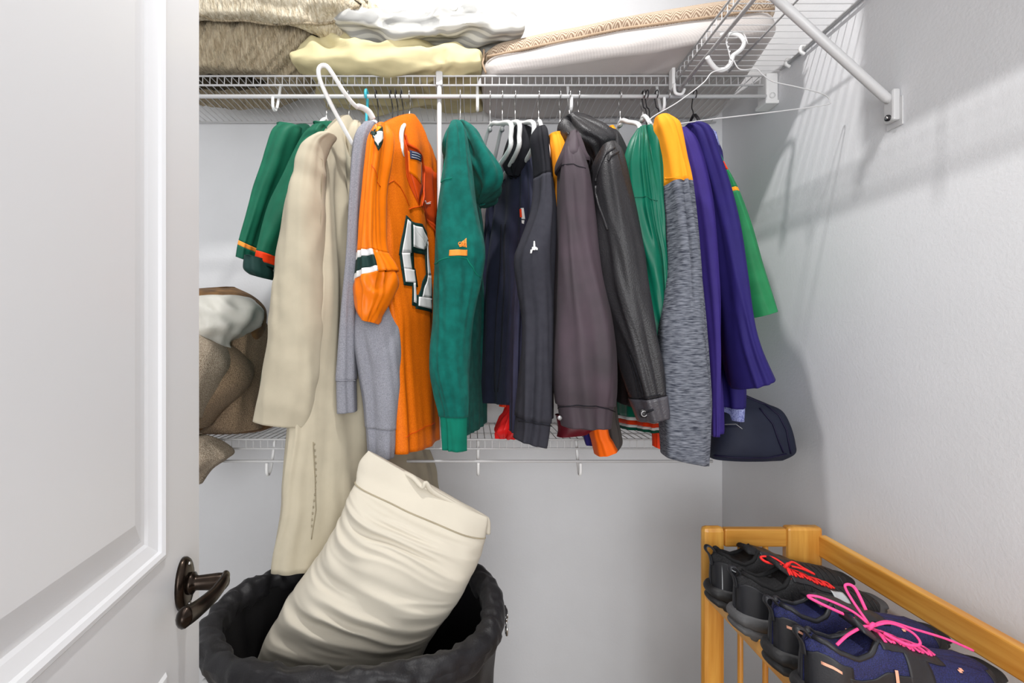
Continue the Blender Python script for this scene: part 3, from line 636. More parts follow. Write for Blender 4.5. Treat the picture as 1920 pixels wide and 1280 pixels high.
# 14 green satin jacket ---------------------------------------------------------------------------------
g = garment('satin_jacket', 'shiny green satin jacket with striped cuff and waistband', 'jacket', X(1205))
B14 = Body([(0, 1186, 1236), (.3, 1160, 1240), (1, 1140, 1236)], 1.6, 1.25, .630, .10, (-.27, -.235), T=.045, fold=.012, seed=35)
va, vb, vc, vd = [B14.vy(y, .0) for y in (778, 784, 792, 797)]
B14.patch('body', M_gsatin, g, 0, va, nu=110)
B14.patch('hem_stripe', M_dig, g, va, vb, nv=3, cap=False); B14.patch('hem_stripe', M_red, g, vb, vc, nv=3, cap=False); B14.patch('hem_stripe', M_dig, g, vc, vd, nv=3, cap=False); B14.patch('waistband', M_gsatin_rib, g, vd, None, nv=6, cap=False)
S14 = Sleeve([(1194, 236, 1222, 232, .02), (1178, 256, 1234, 250, .05), (1168, 296, 1240, 290, .066), (1172, 350, 1246, 345, .068), (1183, 420, 1251, 415, .068), (1200, 480, 1255, 475, .064), (1207, 530, 1256, 530, .062), (1212, 590, 1256, 585, .06), (1219, 640, 1254, 635, .052), (1224, 672, 1252, 668, .045), (1230, 720, 1252, 720, .04)], 1.14, fold=.011, wr=.005, wf=6, R=3, seed=36)
va, vb, vc, vd = [S14.vy(y, -.5) for y in (646, 651, 659, 664)]
S14.patch('sleeve', M_gsatin, g, 0, va, nu=100); S14.patch('cuff_stripe', M_dig, g, va, vb, nv=3, cap=False); S14.patch('cuff_stripe', M_red, g, vb, vc, nv=3, cap=False); S14.patch('cuff_stripe', M_dig, g, vc, vd, nv=3, cap=False); S14.patch('cuff', M_gsatin_rib, g, vd, None, cap=False)
S14.seam('sleeve_seam', M_gsatin_rib, g, [(1186, 372), (1210, 368), (1236, 374)], r=.001)
hooked(X(1205), .655, 'white', 'white-necked hanger in the green satin jacket')
for k, px in enumerate((1212, 1218, 1236)):
    hooked(X(px), .60, 'black', ['black hook just right of the green jacket hanger, leftmost of three', 'middle black hook above the orange and grey sleeve', 'black hook furthest right above the orange and grey sleeve'][k], tilt=-.008, wide=.16, corner=.52)
# 15 orange over heather top ------------------------------------------------------------------------------
g = garment('raglan_top', 'grey heather top with a bright orange shoulder block', 'shirt', X(1252))
Body([(0, 1236, 1286), (1, 1225, 1300)], 1.6, 1.25, .625, .09, -.2, T=.03, fold=.006, seed=37).patch('body', M_red, g)
S15 = Sleeve([(1228, 214, 1254, 212, .02), (1224, 226, 1268, 221, .045), (1229, 250, 1273, 245, .055), (1236, 290, 1280, 290, .058), (1240, 334, 1288, 332, .06), (1247, 410, 1296, 410, .062), (1252, 490, 1304, 490, .064), (1245, 560, 1312, 560, .066), (1237, 620, 1319, 620, .068), (1236, 700, 1326, 700, .068), (1237, 780, 1331, 780, .064), (1239, 862, 1326, 878, .058)], 1.09, fold=.006, wr=.0015, wf=3, seed=38)
v = S15.vy(333); S15.patch('shoulder_block', M_yor, g, 0, v, nu=80); S15.patch('sleeve', M_heather, g, v, None, cap=False, nu=90)
S15.seam('block_seam', M_yor, g, [(1241, 335), (1265, 333), (1287, 334)], r=.001)
hooked(X(1253), .66, 'chrome', 'chrome hook above the orange shoulder block', wide=.12, corner=.52)
# 16-17 purple shirts ---------------------------------------------------------------------------------------
g = garment('polo_shirt', 'plain purple long shirt next to the grey heather sleeve', 'shirt', X(1282))
Body([(0, 1266, 1322), (.5, 1270, 1336), (1, 1276, 1352)], 1.6, 1.24, .630, .09, (-.22, -.238), T=.03, fold=.006, seed=39).patch('body', M_purple, g)
S16 = Sleeve([(1266, 240, 1286, 236, .02), (1262, 258, 1302, 252, .045), (1268, 300, 1317, 296, .055), (1278, 366, 1331, 366, .06), (1288, 440, 1338, 440, .062), (1296, 510, 1342, 510, .062), (1304, 570, 1345, 560, .058), (1314, 650, 1346, 650, .05), (1322, 740, 1344, 740, .04), (1326, 820, 1342, 818, .03)], 1.17, fold=.006, seed=40)
S16.patch('sleeve', M_purple, g)
g = garment('polo_shirt', 'dark purple loose shirt with a flared lower edge near the right wall', 'shirt', X(1302))
Body([(0, 1262, 1338), (.5, 1268, 1368), (1, 1276, 1390)], 1.6, 1.25, .640, .09, (-.16, -.175), T=.05, fold=.012, seed=41, R=3).patch('body', M_purple2, g, nu=90)
S17 = Sleeve([(1284, 230, 1312, 226, .02), (1288, 244, 1328, 236, .045), (1300, 290, 1342, 285, .055), (1314, 350, 1360, 345, .06), (1328, 430, 1378, 425, .062), (1342, 520, 1390, 515, .064), (1354, 600, 1401, 598, .066), (1362, 660, 1415, 652, .07), (1378, 734, 1438, 708, .075)], 1.17, fold=.005, R=1.8, seed=42)
S17.patch('sleeve', M_purple2, g, nu=80)
hooked(X(1300), .66, 'black', 'black hook over the dark purple shirt', wide=.13, corner=.50, tilt=.004)
g = garment('blouse', 'pale blue speckled blouse, edges showing behind the dark purple shirt', 'blouse', X(1308))
Body([(0, 1278, 1346), (.4, 1284, 1368), (1, 1290, 1389)], 1.62, 1.27, .636, .085, (-.19, -.21), T=.035, fold=.004, seed=43).patch('body', M_lace, g)
# 18 green tee right -----------------------------------------------------------------------------------------
g = garment('jersey', 'green short-sleeved jersey with orange trim nearest the right wall', 'jersey', X(1325))
Body([(0, 1290, 1352), (1, 1300, 1376)], 1.64, 1.3, .60, .09, -.10, T=.03, fold=.004, seed=44).patch('body', M_green3, g)
S18 = Sleeve([(1330, 276, 1342, 274, .02), (1334, 304, 1350, 300, .04), (1342, 350, 1372, 348, .055), (1356, 420, 1394, 416, .065), (1370, 500, 1414, 492, .07), (1382, 560, 1430, 548, .075), (1390, 596, 1438, 580, .08)], 1.24, fold=.004, seed=45)
va, vb, vc, vd = [S18.vy(y, .7) for y in (302, 318, 351, 358)]
S18.patch('sleeve_top', M_green3, g, 0, va, nv=10); S18.patch('shoulder_trim', M_red, g, va, vb, nv=4, cap=False); S18.patch('sleeve', M_green3, g, vb, vc, nv=10, cap=False); S18.patch('sleeve_stripe', M_yor, g, vc, vd, nv=4, cap=False); S18.patch('sleeve', M_green3, g, vd, None, cap=False)
S18.patch('sleeve_inside', M_black, g, vd + 1.2, None, off=-.004, cap=False)  # black inner face near the sleeve opening
# 19 navy bag at the end of the lower shelf -----------------------------------------------------------------
g = thing('cloth_bag', 'navy cloth bag with piped edges on the lower shelf by the right wall', 'bag', P(1400, 850, 1.36))
B19 = Sleeve([(1385, 742, 1398, 740, .008), (1362, 756, 1436, 758, .03), (1350, 775, 1460, 772, .05), (1342, 800, 1474, 800, .06), (1336, 830, 1482, 832, .065), (1330, 852, 1484, 852, .06), (1330, 864, 1466, 864, .045)], 1.33, fold=.004, seed=46, p=3)
B19.patch('bag_body', M_bag, g)
for pts in ([(1392, 741), (1436, 758), (1462, 778), (1476, 806), (1484, 850)], [(1425, 765), (1450, 795), (1462, 830), (1470, 848)], [(1332, 853), (1380, 858), (1440, 858), (1482, 850)], [(1345, 796), (1380, 795), (1392, 804)], [(1388, 760), (1386, 800), (1360, 800)]):
    B19.seam('piping', M_bagp if pts[0][0] != 1345 else M_grey, g, pts, r=.0024 if pts[0][0] not in (1345, 1388) else .0009, off=.001)
# hidden garments whose lower edges peek out ------------------------------------------------------------------
def peek(name, label, cat, m, rows, Y, seed, part='body', **k):
    g = thing(name, label, cat, P(rows[-1][0], rows[-1][1], Y)); Sleeve(rows, Y, fold=k.get('fold', .003), wr=k.get('wr', 0), wf=k.get('wf', 9), seed=seed, env=.02).patch(part, m, g); return g
peek('shirt', 'orange cuff hanging below the brown-charcoal sleeve', 'shirt', fab('vivid_orange_knit', (252, 106, 14), rough=.6, amt=.05), [(1092, 500, 1120, 500, .02), (1098, 720, 1132, 720, .03), (1104, 808, 1140, 808, .04), (1109, 835, 1150, 832, .045), (1114, 860, 1158, 846, .045)], 1.27, 50, 'sleeve')
peek('shirt', 'dark taupe cuff end tucked behind the orange cuff', 'shirt', fab('taupe_knit', (72, 68, 66)), [(1120, 600, 1150, 600, .02), (1130, 760, 1156, 760, .03), (1134, 812, 1164, 812, .035), (1138, 838, 1167, 832, .03), (1142, 852, 1158, 846, .02)], 1.33, 51, 'sleeve')
peek('shirt', 'small rounded navy cuff left of the orange cuff', 'shirt', M_purple2, [(1080, 600, 1106, 600, .02), (1086, 780, 1110, 780, .03), (1092, 818, 1112, 818, .03), (1097, 836, 1112, 836, .02)], 1.34, 52, 'sleeve')
peek('shirt', 'red hem corner left of the grey heather sleeve end', 'shirt', M_red, [(1216, 600, 1246, 600, .02), (1218, 780, 1248, 780, .02), (1222, 815, 1248, 815, .02), (1223, 838, 1248, 848, .02)], 1.30, 53)
peek('shirt', 'small red-orange hem tab under the navy jacket', 'shirt', M_red, [(935, 735, 965, 735, .02), (935, 750, 965, 750, .02), (935, 763, 957, 763, .02)], 1.40, 54)
gs = thing('satin_shirt', 'gathered shiny red satin resting at the lower shelf edge', 'shirt', P(948, 820, 1.36))
Sleeve([(956, 745, 970, 745, .02), (954, 765, 972, 765, .03), (942, 790, 972, 790, .05), (932, 808, 974, 806, .06), (932, 824, 966, 824, .03)], 1.38, fold=.012, R=4, zf=8, wr=.008, wf=22, seed=55).patch('body', M_redsat, gs, nu=110)
# white hanger poking up left ------------------------------------------------------------------------------------
t = thing('clothes_hanger', 'white plastic hanger tipped up on end in front of the rod', 'hanger', P(655, 260, 1.2))
lp = smooth_path([P(662, 272, 1.24), P(640, 232, 1.21), P(618, 190, 1.18), P(602, 155, 1.16), P(597, 134, 1.15), P(602, 124, 1.15), P(612, 124, 1.15), P(622, 136, 1.155), P(642, 168, 1.18), P(660, 192, 1.21), P(670, 201, 1.23)], 6)
MB().tube(lp, .0052, 10).obj('arm_loop', M_white, t)
MB().tube(smooth_path([P(668, 199, 1.23), P(680, 202, 1.24), P(692, 210, 1.25), P(700, 224, 1.26)], 5), [.006] + [.010] * 14 + [.008], 10, flat=.6).obj('neck_web', M_white, t)
# hangers on the side rod --------------------------------------------------------------------------------------
t = thing('wire_hanger', 'bent white wire hanger dangling wide under the side shelf', 'hanger', P(1375, 110, 1.15))
MB().tube(smooth_path([P(1402, 82, 1.13), P(1396, 66, 1.14), P(1388, 60, 1.15), P(1372, 62, 1.15), P(1362, 76, 1.15), P(1366, 95, 1.15), P(1370, 112, 1.15)], 6), .0013, 8).obj('hook', M_wire, t)
tw = [P(1362, 76, 1.15).lerp(P(1373, 118, 1.15), k / 20) + Vector((.0022 * math.sin(k * 1.5), .0022 * math.cos(k * 1.5), 0)) for k in range(21)]
MB().tube(tw, .0012, 6).obj('twist', M_wire, t)
MB().tube(smooth_path([P(1372, 116, 1.15), P(1362, 128, 1.15), P(1335, 136, 1.15), P(1318, 156, 1.15), P(1270, 192, 1.15), P(1232, 214, 1.15), P(1219, 224, 1.15), P(1222, 232, 1.15), P(1270, 232, 1.15), P(1330, 224, 1.15), P(1450, 210, 1.15), P(1546, 197, 1.15), P(1556, 190, 1.15), P(1550, 180, 1.15), P(1530, 172, 1.15), P(1490, 162, 1.15), P(1450, 153, 1.15), P(1430, 140, 1.15), P(1418, 129, 1.15), P(1396, 131, 1.15), P(1384, 128, 1.15), P(1376, 114, 1.15)], 6), .0013, 8).obj('wire_frame', M_wire, t)
t = thing('clothes_hanger', 'white plastic hanger hooked on the side shelf rod, seen end-on', 'hanger', P(1370, 110, 1.22))
MB().tube(smooth_path([P(1350, 66, 1.27), P(1368, 64, 1.26), P(1386, 67, 1.25), P(1395, 78, 1.24), P(1390, 92, 1.24), P(1374, 104, 1.24)], 6), .0052, 10).obj('hook', M_white, t)
MB().tube(smooth_path([P(1374, 104, 1.24), P(1369, 120, 1.24), P(1358, 130, 1.235), P(1344, 130, 1.23), P(1333, 119, 1.22), P(1326, 107, 1.21)], 6), .0058, 10).obj('notched_arm', M_white, t)
# ------------------------------------------------------------------ bedding on the upper shelf
def blob(name, m, parent, foot, T, z0, nu=70, nv=46, wr=.006, wf=7, seed=0, drape=None, rib=None, edge=.32, base=.25, squash=1.0):
    """soft cushion: foot = 4 corners (x, y) front-left, front-right, back-right, back-left; T(u, v) thickness; z0(u, v) underside"""
    def corner(u, v):
        a = Vector(foot[0]).lerp(Vector(foot[1]), u); b = Vector(foot[3]).lerp(Vector(foot[2]), u); return a.lerp(b, v)
    sd = seed * 5.17
    def prof(u, v):
        pu = max(0, 1 - abs(2 * u - 1) ** 4); pv = max(0, 1 - abs(2 * v - 1) ** 4)
        return (pu * pv) ** edge
    x_ = lambda c: c.x * 9; y_ = lambda c: c.y * 9
    top, bot = [], []
    for i in range(nu + 1):
        rt, rb = [], []
        for j in range(nv + 1):
            # cluster samples toward the rim so the edge rounds off
            u = .5 - .5 * math.cos(math.pi * i / nu); v = .5 - .5 * math.cos(math.pi * j / nv)
            c = corner(u, v); p = prof(u, v); t = T(u, v) * p; zb = z0(u, v)
            full = T(u, v); mid = zb + full * base + .008 * noise.noise(Vector((x_(c), y_(c), sd))) 
            x, y = c.x, c.y
            wz = wr * (ridge(Vector((x * wf + sd, y * wf * .8, sd))) + .6 * noise.noise(Vector((x * wf * 2.3 + sd, y * wf * 2, sd)))) * min(1, p * 1.3)
            if rib: wz += rib(u, v, x, y) * p
            rt.append((x, y, ZC + mid + t * (1 - base) + wz)); rb.append((x, y, ZC + max(mid - t * base + wz * .15, Z0 + .001)))
        top.append(rt); bot.append(rb)
    b = MB(); b.rings(top, closed=False, caps=False)
    b.rings([list(reversed(r)) for r in bot], closed=False, caps=False)
    o = b.obj(name, m, parent)
    bm = bmesh.new(); bm.from_mesh(o.data); bmesh.ops.remove_doubles(bm, verts=bm.verts, dist=.0012); bmesh.ops.recalc_face_normals(bm, faces=bm.faces); bm.to_mesh(o.data); bm.free()
    for p in o.data.polygons: p.use_smooth = True
    return o
M_topper = mat('pale_quilted_cotton', (204, 198, 195), .9, amt=.04, kind='wave', sc=110, bump=.2, bsc=500, sheen=.04)
M_herr = mat('herringbone_beige', (206, 188, 166), .9, rgb2=(146, 122, 102), kind='herring', sc=85, bump=.2, bsc=400, sheen=.04)
M_cream = fab('cream_cotton', (202, 191, 150), rough=.8, amt=.03)
M_offw = mat('white_gauze', (200, 199, 193), .9, rgb2=(160, 160, 158), kind='wave', sc=30, stretch=(0, 1, 0), bump=.3, bsc=300, spec=.2)
M_quilt = mat('crinkled_oatmeal', (188, 174, 148), .95, rgb2=(150, 134, 108), sc=30, stretch=(5, 1, 1), bump=1.0, bsc=55, bd=.012, sheen=.04)
M_quilt_top = mat('crinkled_ivory', (216, 207, 186), .95, rgb2=(176, 162, 136), sc=36, stretch=(3.5, 1, 1), bump=.9, bsc=60, bd=.01, sheen=.04)
M_pipe = fab('tan_piping', (176, 152, 128))
Z0 = .784
# mattress topper
g = thing('mattress_topper', 'long folded pad on the upper shelf, herringbone above and plain pale fabric below', 'bedding', (.3, 1.6, ZC + Z0))
ft = [(.035, 1.432), (.775, 1.235), (.865, 1.72), (.05, 1.72)]
zt = lambda u, v: Z0 + .004 + .0 * u
sp = lambda u: lerp(.048, .022, u) if u < .8 else lerp(.0268, .02, (u - .8) / .2)
def slabring(f, z_lo, z_hi, name, m, bulge, seed, top):
    b = MB(); R = []; n = 150
    def rim(k):    # walk round the rectangle with rounded corners
        pts = [Vector(p) for p in f]; L = [(pts[(i + 1) % 4] - pts[i]).length for i in range(4)]; tot = sum(L); d = k / n * tot
        for i in range(4):
            if d <= L[i]: return pts[i].lerp(pts[(i + 1) % 4], d / L[i])
            d -= L[i]
        return pts[0]
    c = sum((Vector(p) for p in f), Vector((0, 0))) / 4
    rim_p = [rim(k) for k in range(n)]
    sm = [sum((rim_p[(k + j) % n] for j in range(-3, 4)), Vector((0, 0))) / 7 for k in range(n)]
    K = 10
    if top: prof = [(.0, 0), (.25, .9), (.5, 1.1), (.8, .8), (1, 0)]
    for i in range(K + 1):
        t = i / K; r = []
        for p in sm:
            u = max(0, min(1, (p.x - f[0][0]) / (f[1][0] - f[0][0])))
            zl, zh = z_lo(u), z_hi(u); out = bulge * math.sin(math.pi * t) - (.012 * max(0, t - .6) / .4 if top else .006 * max(0, .3 - t) / .3)
            d = (p - c).normalized(); q = p + d * (out + .004 * noise.noise(Vector((p.x * 9, t * 2, seed))))
            r.append((q.x, q.y, ZC + lerp(zl, zh, t) + .004 * noise.noise(Vector((p.x * 7, p.y * 7, seed + t)))))
        R.append(r)
    base = R[-1] if top else R[0]
    for s_ in (.93, .8, .6, .35, .1):
        r = [(lerp(c.x, x, s_), lerp(c.y, y, s_), z + (.010 if top else -.0) * (1 - s_) + (.006 if top else .003) * noise.noise(Vector((lerp(c.x, x, s_) * 8, lerp(c.y, y, s_) * 8, seed)))) for x, y, z in base]
        R = R + [r] if top else [r] + R
    b.rings(R); return b.obj(name, m, g)
mid = lambda u: Z0 + lerp(.046, .066, min(1, u * 2)) - (.02 * (u - .5) if u > .5 else 0)
slabring(ft, lambda u: Z0 + .003, mid, 'lower_layer', M_topper, .010, 3, False)
slabring(ft, mid, lambda u: mid(u) + lerp(.040, .048, u) * (1 if u < .9 else .9), 'upper_layer', M_herr, .009, 9, True)
# piping along the front seams
pp = []
for k in range(40):
    u = k / 39; p = Vector(ft[0]).lerp(Vector(ft[1]), u * .97 + .015); pp.append((p.x - .002, p.y - .006, ZC + mid(u) + .001))
MB().tube(pp, .0032, 8).obj('seam_piping', M_pipe, g)
pp = [(ft[0][0] + .006, ft[0][1] + .0, ZC + Z0 + .004), (ft[0][0] - .004, ft[0][1] - .003, ZC + Z0 + .03), (ft[0][0] - .001, ft[0][1], ZC + mid(0)), (ft[0][0] + .0, ft[0][1] + .005, ZC + mid(0) + .03)]
MB().tube(smooth_path(pp, 4), .003, 8).obj('end_piping', M_pipe, g)
# cream pillow
cp = blob('pillow', M_cream, None, [(-.515, 1.39), (.022, 1.40), (.03, 1.70), (-.50, 1.70)], lambda u, v: .125 * (1 - .25 * u), lambda u, v: Z0 - .003, wr=.022, wf=5, seed=4, base=.3, nu=100, nv=60)
crumple(crumple(cp, .016, (6, 8, 12), 3), .0045, (14, 8, 24), 8); tag(cp, 'rumpled cream pillow flat on the upper shelf under the white one', 'pillow')
# white gauze pillow on top
wp = blob('pillow', M_offw, None, [(-.46, 1.37), (.145, 1.38), (.14, 1.66), (-.42, 1.66)], lambda u, v: .085, lambda u, v: Z0 + lerp(.118, .075, u ** .7) - .012 * math.sin(u * 5), wr=.016, wf=6, seed=6, base=.35, nu=110, nv=60, rib=lambda u, v, x, y: .0016 * math.sin(y * 420))
crumple(crumple(wp, .012, (7, 12, 20), 5), .0045, (16, 8, 26), 9); tag(wp, 'white striped gauze pillow with pointed corner, lying on the cream pillow', 'pillow')
pts = [(lerp(-.44, .148, k / 30), 1.372, ZC + Z0 + lerp(.118, .075, (k / 30) ** .7) - .012 * math.sin(k / 6) + .030) for k in range(31)]
# crinkled quilt: lower roll and upper flap
g = thing('comforter', 'crinkled oatmeal comforter folded on the left end of the upper shelf', 'bedding', (-.8, 1.5, ZC + Z0))
def crink(u, v, x, y): return .004 * ridge(Vector((x * 60, y * 9, 2)))
S = Sleeve([(300, 8, 665, 6, .13), (300, 30, 668, 18, .15), (300, 60, 636, 52, .16), (300, 90, 600, 88, .155), (300, 118, 566, 120, .14), (300, 138, 548, 132, .12), (320, 142, 500, 140, .05)], 1.52, fold=.010, R=9, zf=3, wr=.0035, wf=20, seed=60, env=.01)
S.patch('lower_roll', M_quilt, g, nu=260, nv=60)
S = Sleeve([(300, -70, 640, -70, .05), (300, -52, 690, -54, .16), (300, -20, 730, -28, .19), (300, 6, 716, 0, .2), (300, 24, 680, 16, .195), (300, 36, 655, 36, .19), (306, 46, 636, 50, .16)], 1.50, fold=.005, R=6, zf=3, wr=.003, wf=26, seed=61, env=.01)
S.patch('upper_flap', M_quilt_top, g, nu=260, nv=60)
S.seam('flap_binding', M_quilt, g, [(372, 26), (400, 38), (440, 45), (500, 49), (545, 46), (590, 46), (622, 43), (640, 30), (665, 14), (690, 4)], r=.004, off=.002, n=4)
# storage bin on the side shelf, unseen above the frame, added to shade the right wall
g = thing('storage_bin', 'unseen lidded white storage bin added on the near part of the side shelf', 'bin', (.73, .8, ZC + Z0))
MB().box((SX + .008, .42, ZC + Z0 + .002), (WX - .01, 1.03, ZC + Z0 + .24)).obj('bin_body', M_white, g, bevel=.012)
MB().box((SX + .002, .415, ZC + Z0 + .24), (WX - .006, 1.035, ZC + Z0 + .262)).obj('bin_lid', M_white, g, bevel=.006)

# ------------------------------------------------------------------ brown fleece pile on the lower shelf, left
M_fleece = mat('speckled_fleece', (206, 192, 172), .98, rgb2=(108, 88, 68), sc=520, bump=.9, bsc=380, bd=.004, sheen=.04)
M_fleeceb = mat('speckled_brown_fleece', (176, 152, 124), .98, rgb2=(88, 68, 48), sc=520, bump=.9, bsc=380, bd=.004, sheen=.04)
M_suede = mat('brown_suede', (134, 98, 56), .9, rgb2=(84, 58, 30), sc=30, bump=.2, bsc=200, sheen=.04)
M_satin = fab('white_satin_lining', (206, 204, 196), rough=.4, amt=.03)
g = thing('fleece_blanket', 'speckled brown fleece blanket heaped on the lower shelf, white lining showing', 'blanket', P(380, 812, 1.5))
def sl(name, m, rows, Y, **k):
    kk = dict(fold=.006, env=.02, wr=.004, wf=9); kk.update(k); return Sleeve(rows, Y, **kk).patch(name, m, g, nu=80)
sl('hood_rim', M_suede, [(330, 545, 440, 536, .03), (330, 548, 466, 546, .10), (330, 565, 484, 562, .13), (335, 590, 491, 580, .13), (360, 615, 490, 610, .1), (440, 640, 484, 640, .05)], 1.52, seed=70)
sl('lining', M_satin, [(320, 556, 420, 553, .03), (320, 562, 462, 553, .09), (320, 590, 484, 575, .12), (330, 620, 482, 602, .12), (350, 645, 452, 632, .10), (380, 668, 440, 655, .07), (418, 690, 430, 684, .02)], 1.46, seed=71, fold=.014, R=2.4, wr=.018, wf=13)
sl('back_fold', M_fleeceb, [(420, 600, 485, 592, .04), (430, 620, 492, 610, .09), (438, 660, 492, 660, .1), (440, 720, 490, 720, .1), (430, 760, 486, 760, .1), (400, 800, 488, 795, .1), (380, 812, 492, 810, .09)], 1.54, seed=72)
sl('front_fold', M_fleece, [(310, 610, 374, 620, .05), (310, 625, 400, 640, .09), (310, 650, 424, 660, .11), (310, 690, 432, 690, .12), (310, 720, 420, 722, .12), (310, 760, 396, 760, .11), (310, 792, 376, 790, .07)], 1.36, seed=73)
sl('lower_fold', M_fleeceb, [(330, 640, 420, 636, .04), (330, 655, 452, 660, .09), (330, 690, 471, 688, .11), (330, 722, 472, 720, .11), (330, 750, 450, 750, .11), (330, 782, 415, 780, .1), (330, 808, 390, 806, .06)], 1.43, seed=74)
sl('hanging_corner', M_fleece, [(320, 816, 384, 820, .03), (320, 826, 412, 836, .05), (320, 850, 434, 858, .06), (320, 872, 420, 872, .06), (320, 892, 392, 890, .05), (320, 915, 376, 912, .03)], 1.36, seed=75)
sl('shelf_layer', M_suede, [(330, 770, 500, 762, .06), (330, 790, 520, 784, .1), (330, 806, 520, 806, .1), (335, 812, 500, 814, .08)], 1.60, seed=76)

# ------------------------------------------------------------------ hamper
M_nyl = mat('black_nylon', (23, 22, 25), .5, amt=.2, sc=8, spec=.35, bump=.25, bsc=300, sheen=.04)
M_nyl_in = mat('black_nylon_inside', (22, 21, 23), .6, amt=.2, sc=6, spec=.3, bump=.15, bsc=200)
HC_ = Vector((-.245, 1.038, ZC - .578)); HRX, HRY = .290, .222
g = thing('laundry_hamper', 'round black fabric laundry hamper holding a large cream pillow', 'hamper', (HC_.x, HC_.y, .01))
def rimpt(a, grow=0, dz=0):
    # higher at the right rear
    lift = .03 * max(0, math.cos(a - .9)) ** 2 + .006 * math.sin(3 * a)
    return Vector((HC_.x + (HRX + grow) * math.cos(a), HC_.y + (HRY + grow) * math.sin(a), HC_.z + lift + dz))
NA = 260
R = []
for k in range(26):
    phi = 2 * math.pi * k / 26; r = []
    for i in range(NA):
        a = 2 * math.pi * i / NA
        rr = .021 + .005 * ridge(Vector((math.cos(a) * 6, math.sin(a) * 6, phi * .5 + 2))) + .003 * noise.noise(Vector((math.cos(a) * 14, math.sin(a) * 14, math.cos(phi) * 2)))
        c_, s_ = math.cos(phi), math.sin(phi)
        r.append(rimpt(a, rr * c_, rr * s_ * (1.7 if s_ < 0 else 1.0)))
    R.append(r)
R.append(R[0]); crumple(MB().rings(R, caps=False).obj('rim_sleeve', M_nyl, g), .003, (20, 20, 26), 4)
def bag(name, m, g0, zlist, inner, amp):
    R = []
    for (dz, gr) in zlist:
        r = []
        for i in range(NA):
            a = 2 * math.pi * i / NA
            f_ = amp * (ridge(Vector((math.cos(a) * 2.6 + inner, math.sin(a) * 2.6, dz * 1.2))) - .5) * min(1, -dz * 6)
            r.append(rimpt(a, gr + f_, dz))
        R.append(r)
    R[-1] = [Vector((p.x, p.y, .03 + inner * .01)) for p in R[-1]]
    b = MB(); b.rings(R, caps=False); b.f.append(tuple((len(R) - 1) * NA + j for j in range(NA)))
    o = b.obj(name, m, g0); return o
bag('bag_lining', M_nyl_in, g, [(-.01, -.018), (-.06, -.022), (-.15, -.03), (-.3, -.04), (-.45, -.05), (-.60, -.06), (-.70, -.07)], 1, .016)
bag('bag_outside', M_nyl, g, [(-.02, .012), (-.06, .006), (-.12, -.002), (-.3, -.006), (-.45, -.01), (-.60, -.014), (-.72, -.02)], 0, .010)
M_tube = mat('white_tube', (205, 205, 205), .3, amt=0, bump=0)
for a in (-2.45, -.82, .75, 2.3):
    p0 = rimpt(a, .016, -.03); p1 = rimpt(a + (.25 if a < 0 else -.2), .016, 0); p1.z = .012
    MB().tube([p0, p1], .009, 12).obj('leg', M_tube, g)
def clip(a, drop, labelp):
    p = rimpt(a, .026, -.02)
    t_ = Vector((-math.sin(a), math.cos(a), 0)); nrm = Vector((math.cos(a), math.sin(a), 0))
    st = MB()
    vs = []
    for k in range(5): q = p + Vector((0, 0, -drop * k / 4)) + nrm * .003; vs.append([q - t_ * .013, q + t_ * .013, q + t_ * .013 + nrm * .003, q - t_ * .013 + nrm * .003])
    s0 = st.rings(vs).obj('strap', M_nyl, g, smooth=False)
    q = p + Vector((0, 0, -drop - .004)) + nrm * .006
    ring = [q + t_ * (.012 * math.cos(b * math.pi / 8)) + Vector((0, 0, .009 * math.sin(b * math.pi / 8))) for b in range(16)]
    MB().tube(ring, .0017, 8, closed=True).obj('d_ring', M_chrome, g)
    q2 = q + Vector((0, 0, -.012))
    MB().tube(smooth_path([q2, q2 + Vector((0, 0, -.01)) + t_ * .002, q2 + Vector((0, 0, -.02)) - t_ * .006, q2 + Vector((0, 0, -.034)) - t_ * .004, q2 + Vector((0, 0, -.036)) + t_ * .006, q2 + Vector((0, 0, -.022)) + t_ * .008], 4), .0024, 8).obj('snap_hook', M_chrome, g)
clip(-.92, .03, ''); clip(.10, .006, '')
# cream pillow in the hamper
M_pil = fab('cream_pillowcase', (200, 193, 178), rough=.8, amt=.03, sc=6, sheen=.04)
g = thing('pillow', 'big cream pillow standing tilted in the black hamper', 'pillow', P(660, 1290, 1.1))
PS = Sleeve([(690, 846, 902, 966, .010), (674, 866, 914, 975, .022), (669, 888, 915, 992, .034), (668, 912, 912, 1022, .055), (655, 945, 905, 1050, .08), (634, 995, 894, 1092, .10), (602, 1062, 876, 1140, .11), (568, 1125, 852, 1180, .112), (530, 1182, 826, 1218, .11), (498, 1236, 800, 1256, .10), (480, 1290, 780, 1310, .06)],
            1.10, fold=.007, R=1.1, zf=5, wr=.0025, wf=10, seed=80, env=.3, p=2.5)
_pt = PS.pt
def pil_pt(u, v, off=0):
    p = _pt(u, v, off)
    sn = math.sin(2 * math.pi * u)
    if sn <= 0: return p
    # gathers running across the case, sagging to the right, strongest on its left and lower side
    c = math.cos(2 * math.pi * u); k = max(0, min(1, (v - 3.2) / 1.2)) * max(.25, min(1, (9.2 - v) / 1.2))
    q = v * 1.0 - c * .28 + .35 * noise.noise(Vector((c * 1.2, v * .5, 1)))
    w_ = (max(-.3, ridge(Vector((c * .45 + 3, q * 1.15, 4.2)))) * .016 + ridge(Vector((c * .9 + 8, q * 2.4, 1.2))) * .008) * k * (.75 - .35 * c)
    return p + Vector((0, -w_ * sn, w_ * .35))
PS.pt = pil_pt
PS.patch('pillow_body', M_pil, g, 3.0, None, nu=150, nv=190, cap=False, th=0)
PS.patch('open_hem', M_pil, g, 0, 3.02, nu=150, nv=50, off=.0)
